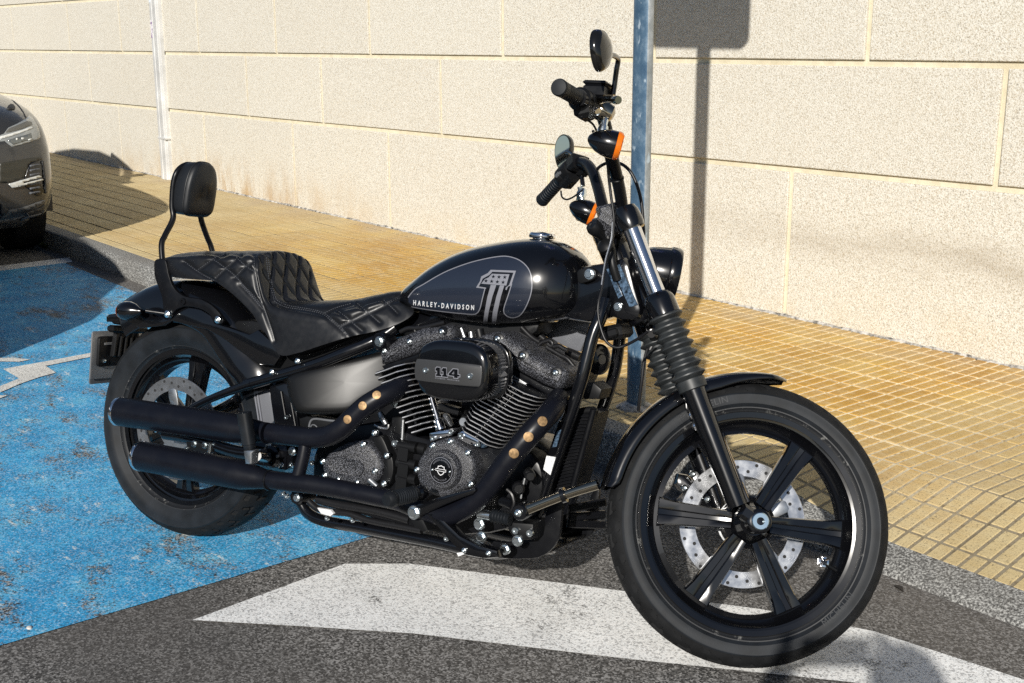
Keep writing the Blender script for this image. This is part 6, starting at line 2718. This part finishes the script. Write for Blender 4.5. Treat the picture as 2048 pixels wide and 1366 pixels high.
def make_car(name, label, group):
    root = thing(name, label, 'car', (0, 0, 0), group)
    mb = MB()
    st = [(-.00, .56, .36, .66, .70, .02), (-.025, .68, .32, .72, .78, .02), (-.07, .775, .29, .78, .85, .02), (-.14, .835, .27, .83, .905, .025), (-.25, .875, .25, .875, .945, .03), (-.45, .905, .24, .92, .985, .035), (-.8, .92, .22, .965, 1.03, .04),
          (-1.2, .925, .20, 1.0, 1.07, .04), (-1.5, .925, .19, 1.02, 1.09, .03), (-2.6, .925, .19, 1.04, 1.10, .02), (-3.7, .92, .20, 1.06, 1.11, .02), (-4.25, .90, .24, 1.05, 1.09, .02), (-4.42, .84, .30, 1.0, 1.03, .02), (-4.47, .72, .36, .92, .95, .01)]
    loft(mb, [car_ring(*a) for a in st])
    body = mb.build('body', M_CAR, root, ang=50)
    md = body.modifiers.new('soft', 'SUBSURF')
    md.levels = md.render_levels = 1
    mb = MB()
    g = [(-1.62, .78, 1.06, 1.09), (-1.95, .74, 1.06, 1.28), (-2.3, .68, 1.06, 1.47), (-2.52, .64, 1.06, 1.565), (-2.75, .62, 1.06, 1.60), (-3.4, .60, 1.06, 1.585), (-3.9, .58, 1.06, 1.53), (-4.12, .57, 1.06, 1.44), (-4.38, .60, 1.04, 1.06)]
    loft(mb, [[(x, hw + .14 * (1 - max(0, (zt - 1.1) / .5)), z0), (x, hw + .04, zt - .10 if zt > 1.2 else z0 + .01), (x, hw - .06, zt), (x, 0, zt + .02), (x, -hw + .06, zt), (x, -hw - .04, zt - .10 if zt > 1.2 else z0 + .01), (x, -hw - .14 * (1 - max(0, (zt - 1.1) / .5)), z0)] for x, hw, z0, zt in g], closed=True)
    mb.build('cabin_glass', M_CGLASS, root, ang=30)
    mb = MB()
    rg = g[3:8]
    loft(mb, [[(x, hw + .02, zt - .045), (x, hw - .05, zt + .012), (x, 0, zt + .034), (x, -hw + .05, zt + .012), (x, -hw - .02, zt - .045), (x, 0, zt - .03)] for x, hw, z0, zt in rg])
    mb.build('roof', M_CAR, root, ang=60)
    for sy in (-1, 1):
        mb = MB()
        tube(mb, [(-1.62, sy * .82, 1.06), (-2.1, sy * .73, 1.36), (-2.52, sy * .65, 1.54)], .03, 8, 4)
        mb.build('windscreen_pillar', M_CAR, root)
        mb = MB()
        box(mb, (-2.02, sy * .98, 1.14), (.10, .17, .12), bev=.03)
        mb.build('wing_mirror', M_CAR, root)
        for x in (-.88, -3.55):
            mb = MB()
            lathe(mb, (x, sy * .83, .345), (0, sy, 0), [(-.11, .21), (-.11, .31), (-.095, .338), (-.06, .346), (.06, .346), (.09, .335), (.10, .30), (.098, .225), (.08, .215)], 48)
            w = mb.build('wheel', MT['tread'], root, ang=40)
            for k in range(-3, 4):
                pass
            mb = MB()
            lathe(mb, (x, sy * .83, .345), (0, sy, 0), [(.02, .215), (.085, .215), (.088, .20), (.06, .06), (.075, .03)], 40)
            mb.build('wheel_disc', M_ALLOY, w, ang=30)
            mb = MB()
            pts = [(x + r * cos(t), 0, .345 + r * sin(t)) for r, ts in ((.42, np.linspace(-.15, pi + .15, 22)), (.355, np.linspace(pi + .15, -.15, 22))) for t in ts]
            prism(mb, pts, sy * .933, sy * .86, bev=.004)
            mb.build('arch_cladding', M_CLAD, root)
    mb = MB()
    prism(mb, [(-.22, 0, .24), (-.10, 0, .29), (-.10, 0, .33), (-.12, 0, .34), (-4.3, 0, .30), (-4.3, 0, .22)], -.66, .66, bev=.01, both=True)
    mb.build('lower_cladding', M_CLAD, root)
    return root, body


car, cbody = make_car('parked_suv', 'dark grey suv parked nose forward by the kerb at the left edge', None)
CARX, CARN = -4.22, .36
car.location = (CARX, CARN, 0)
bpy.context.view_layer.update()
dg = bpy.context.evaluated_depsgraph_get()
me = cbody.evaluated_get(dg).to_mesh()
cb = BVHTree.FromPolygons([v.co[:] for v in me.vertices], [tuple(p.vertices) for p in me.polygons])
cbody.evaluated_get(dg).to_mesh_clear()
CO = CW - np.array([CARX, CARN, 0])


def car_panel(name, f, outline, lift, m, step=5., parent=None):
    mb = MB()
    decal(mb, q(f, *outline), cb, lift, step, CO, ray_w)
    # mirrored on the hidden side as well, so the nose is whole
    n0 = len(mb.v)
    v, fc = list(mb.v), list(mb.f)
    # thickness: the same sheet pushed back under the skin
    o = mb.build(name, m, parent or car, ang=60)
    s = o.modifiers.new('thick', 'SOLIDIFY')
    s.thickness = .012
    s.offset = -1
    m2 = MB()
    m2.add([(a, -b, c) for a, b, c in v], [tuple(reversed(t)) for t in fc])
    o2 = m2.build(name, m, parent or car, ang=60)
    s = o2.modifiers.new('thick', 'SOLIDIFY')
    s.thickness = .012
    s.offset = -1
    return o


car_panel('headlight', 'CU', [(0, 1060), (75, 1030), (110, 985), (170, 905), (340, 830), (550, 715), (612, 640), (680, 700), (755, 820), (815, 950), (838, 1090), (800, 1135), (640, 1195), (270, 1300), (240, 1295), (95, 1180), (0, 1190)], .004, M_LAMP)
car_panel('lamp_bar', 'CU', [(0, 1088), (200, 1035), (450, 960), (672, 880), (690, 912), (470, 1000), (220, 1085), (0, 1140)], .007, M_DRL)
car_panel('lamp_shade', 'CU', [(100, 1010), (180, 925), (420, 830), (560, 770), (650, 790), (660, 850), (440, 940), (200, 1000)], .006, mat('lamp_inner', (.12, .115, .10), .3))
car_panel('lamp_module', 'CU', [(140, 1170), (330, 1110), (480, 1070), (640, 1020), (660, 1150), (500, 1190), (280, 1260)], .006, mat('lamp_module_grey', (.16, .17, .165), .15, .4))
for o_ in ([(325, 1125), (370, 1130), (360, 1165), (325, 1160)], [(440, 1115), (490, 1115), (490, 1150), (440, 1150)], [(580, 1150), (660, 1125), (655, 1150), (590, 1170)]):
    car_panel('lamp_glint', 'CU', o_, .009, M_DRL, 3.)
car_panel('panel_gap', 'CU', [(60, 200), (180, 260), (300, 345), (410, 450), (490, 560), (555, 690), (545, 715), (480, 570), (400, 460), (295, 355), (178, 270), (60, 212)], .003, M_CLAD)
car_panel('washer_nozzle', 'CU', [(140, 505), (175, 450), (220, 418), (270, 425), (310, 470), (315, 500), (270, 522), (190, 520)], .008, M_CLAD, 3.)
M_OLIVE = mat('grille_surround', (.032, .030, .022), .4)
car_panel('grille_surround', 'CL', [(0, 178), (200, 145), (400, 112), (540, 92), (575, 120), (555, 140), (430, 165), (395, 195), (330, 375), (100, 445), (0, 450)], .004, M_OLIVE)
car_panel('side_vent', 'CL', [(335, 380), (365, 290), (400, 195), (430, 168), (550, 145), (575, 250), (600, 560), (595, 600), (550, 615), (495, 625), (460, 595), (345, 500)], .005, MT['ink'])
for k in range(7):
    y = 205 + k * 62
    car_panel('vent_slat', 'CL', [(400, y), (530, y - 22), (535, y + 2), (400, y + 26)], .010, MT['grey'], 4.)
car_panel('vent_frame', 'CL', [(560, 145), (580, 150), (605, 350), (620, 585), (603, 592), (590, 400)], .010, M_CLAD)
car_panel('silver_trim', 'CL', [(105, 462), (300, 405), (510, 345), (540, 358), (535, 372), (310, 432), (300, 446), (320, 450), (555, 392), (566, 408), (380, 462), (185, 515), (150, 515)], .016, M_TRIMS, 4.)
car_panel('bumper_lip', 'CL', [(0, 930), (110, 815), (350, 770), (600, 680), (600, 720), (420, 800), (130, 865), (40, 925)], .008, mat('bumper_grey', (.08, .08, .078), .4))
car_panel('lower_grille', 'CL', [(0, 730), (105, 810), (60, 870), (0, 880)], .006, M_CLAD)
car_panel('fog_recess', 'CL', [(340, 860), (550, 785), (605, 740), (590, 800), (540, 860), (390, 900)], .006, M_CLAD)
car_panel('fog_trim', 'CL', [(275, 945), (380, 895), (350, 855), (362, 855), (392, 895), (545, 855), (550, 868), (390, 912), (290, 950)], .009, MT['grey'], 4.)

# a second one standing in the road, out of the picture on the left: it shades the bay
car2 = car.copy()
COL.objects.link(car2)
car2['label'] = 'dark grey suv standing in the road left of the picture, back towards the motorcycle'
car2.location = (-1.62 - 4.47, -1.50, 0)
car2.rotation_euler = (0, 0, pi)
for ch in list(car.children):
    c2 = ch.copy()
    COL.objects.link(c2)
    c2.parent = car2
    for g in ch.children:
        g2 = g.copy()
        COL.objects.link(g2)
        g2.parent = c2
for o in (car, car2):
    o['group'] = 'grey suvs beside the motorcycle'

# --- the person with the phone (behind the camera; only the shadow shows)
fh = np.array([FW[0], FW[1], 0])
fh /= np.linalg.norm(fh)
rh = np.array([fh[1], -fh[0], 0])
base = np.array([CW[0], CW[1], 0]) - fh * .50 + rh * .10
person = thing('person', 'person in dark clothes standing in the road holding up a phone', 'person', base)


def pp(f, r, z):
    return tuple(fh * f + rh * r + np.array([0, 0, z]))


def skin(name, nodes, edges, m, lev=2):
    me = bpy.data.meshes.new(name)
    me.from_pydata([n[0] for n in nodes], edges, [])
    o = bpy.data.objects.new(name, me)
    COL.objects.link(o)
    o.parent = person
    md = o.modifiers.new('skin', 'SKIN')
    md.use_smooth_shade = True
    for i, n in enumerate(nodes):
        sv_ = me.skin_vertices[0].data[i]
        sv_.radius = n[1] if isinstance(n[1], tuple) else (n[1], n[1])
        sv_.use_root = i == 0
    sb = o.modifiers.new('smooth', 'SUBSURF')
    sb.levels = sb.render_levels = lev
    me.materials.append(m)
    return o


hz = CW[2] - .01
HS = .915
_pp = pp


def pp(f, r, z):
    return _pp(f, r, z * HS if z != hz else z)


nodes = [(pp(0, 0, .98), (.15, .11)), (pp(0, 0, 1.18), (.145, .10)), (pp(.01, 0, 1.40), (.165, .10)), (pp(.0, 0, 1.52), .062), (pp(.02, 0, 1.60), .06), (pp(.03, 0, 1.68), (.082, .095)), (pp(.02, 0, 1.77), (.075, .085)),
         (pp(0, .19, 1.46), .062), (pp(.12, .26, 1.22), .047), (pp(.36, .11, 1.52), .036), (pp(.41, .09, 1.56), .030),
         (pp(0, -.19, 1.46), .062), (pp(.12, -.28, 1.22), .047), (pp(.36, -.21, 1.52), .036), (pp(.41, -.19, 1.56), .030),
         (pp(0, .10, .90), .10), (pp(.02, .11, .50), .066), (pp(-.02, .12, .09), .045), (pp(.14, .13, .04), .04),
         (pp(0, -.10, .90), .10), (pp(.02, -.11, .50), .066), (pp(-.02, -.12, .09), .045), (pp(.14, -.13, .04), .04)]
edges = [(0, 1), (1, 2), (2, 3), (3, 4), (4, 5), (5, 6), (2, 7), (7, 8), (8, 9), (9, 10), (2, 11), (11, 12), (12, 13), (13, 14), (0, 15), (15, 16), (16, 17), (17, 18), (0, 19), (19, 20), (20, 21), (21, 22)]
skin('body', nodes, edges, mat('dark_clothes', (.025, .027, .035), .8))
M_SKIN = mat('skin_tone', (.42, .24, .16), .5)
mb = MB()
c = np.array(pp(.03, 0, 1.69))
rings = []
for k in range(13):
    a = -pi / 2 + pi * k / 12
    rings.append([tuple(c + rh * (.078 * cos(a) * cos(t)) + fh * (.098 * cos(a) * sin(t) + (.012 if abs(a) < .3 and sin(t) > .97 else 0)) + np.array([0, 0, .118 * sin(a)])) for t in np.linspace(0, 2 * pi, 24, endpoint=False)])
loft(mb, rings)
mb.build('face', M_SKIN, person, ang=80)
mb = MB()
rings = []
for k in range(9):
    a = -.15 + (pi / 2 + .15) * k / 8
    rings.append([tuple(c - fh * .014 + rh * (.088 * cos(a) * cos(t)) + fh * (.100 * cos(a) * sin(t)) + np.array([0, 0, .018 + .112 * sin(a)])) for t in np.linspace(0, 2 * pi, 24, endpoint=False)])
loft(mb, rings)
mb.build('hair', mat('dark_hair', (.02, .014, .01), .6), person, ang=80)
pp, _c = _pp, c
for s_ in (-1, 1):
    ctr = -.05
    for k in range(4):
        o = pp(.43, ctr + s_ * .125, hz - .035 + .022 * k)
        t_ = pp(.475, ctr + s_ * .085, hz - .035 + .022 * k)
        m_ = pp(.47, ctr + s_ * .115, hz - .035 + .022 * k)
        skin('finger', [(o, .010), (m_, .0095), (t_, .0085)], [(0, 1), (1, 2)], M_SKIN, 1)
    skin('thumb', [(pp(.42, ctr + s_ * .125, hz - .05), .012), (pp(.435, ctr + s_ * .10, hz - .03), .011), (pp(.442, ctr + s_ * .075, hz - .01), .009)], [(0, 1), (1, 2)], M_SKIN, 1)
    skin('palm', [(pp(.40, ctr + s_ * .145, hz - .04), .024), (pp(.42, ctr + s_ * .135, hz - .01), (.018, .036)), (pp(.43, ctr + s_ * .13, hz + .03), (.014, .03))], [(0, 1), (1, 2)], M_SKIN, 1)
mb = MB()
box(mb, np.array(pp(.455, -.05, hz)), (.16, .009, .076), basis(rh, (0, 0, 1)), .004)
ph_ = mb.build('phone', MT['ink'])
ph_.location = base
tag(ph_, 'black phone held up sideways by the person in dark clothes', 'phone')

# --- the houses across the street, behind the person: they show in the chrome and the mirrors
house = thing('street_facade', 'long pale grey row of flats across the street, behind the camera', 'building', (0, -34, 0))
mb = MB()
box(mb, (-6, -4, 3.6), (90, 8, 7.2), bev=.05)
mb.build('wall', mat('pale_render', (.42, .41, .39), .85, var=(.4, .15)), house)
mb = MB()
box(mb, (-6, -4, 7.3), (90.6, 8.6, .25), bev=.03)
mb.build('cornice', mat('cornice_grey', (.3, .29, .28), .8), house)
wb_ = MB()
box(wb_, (0, 0, 0), (1.5, .12, 1.7), bev=.02)
wm = wb_.mesh('window', mat('window_frame', (.6, .6, .58), .5))
pb2_ = MB()
box(pb2_, (0, .05, 0), (1.3, .06, 1.5), bev=.01)
pm_ = pb2_.mesh('pane', M_CGLASS)
for z in (1.9, 5.1):
    for k in range(24):
        w = link(wm, 'window', house, (-48 + 3.6 * k, .03, z))
        link(pm_, 'pane', w, (0, .03, 0))
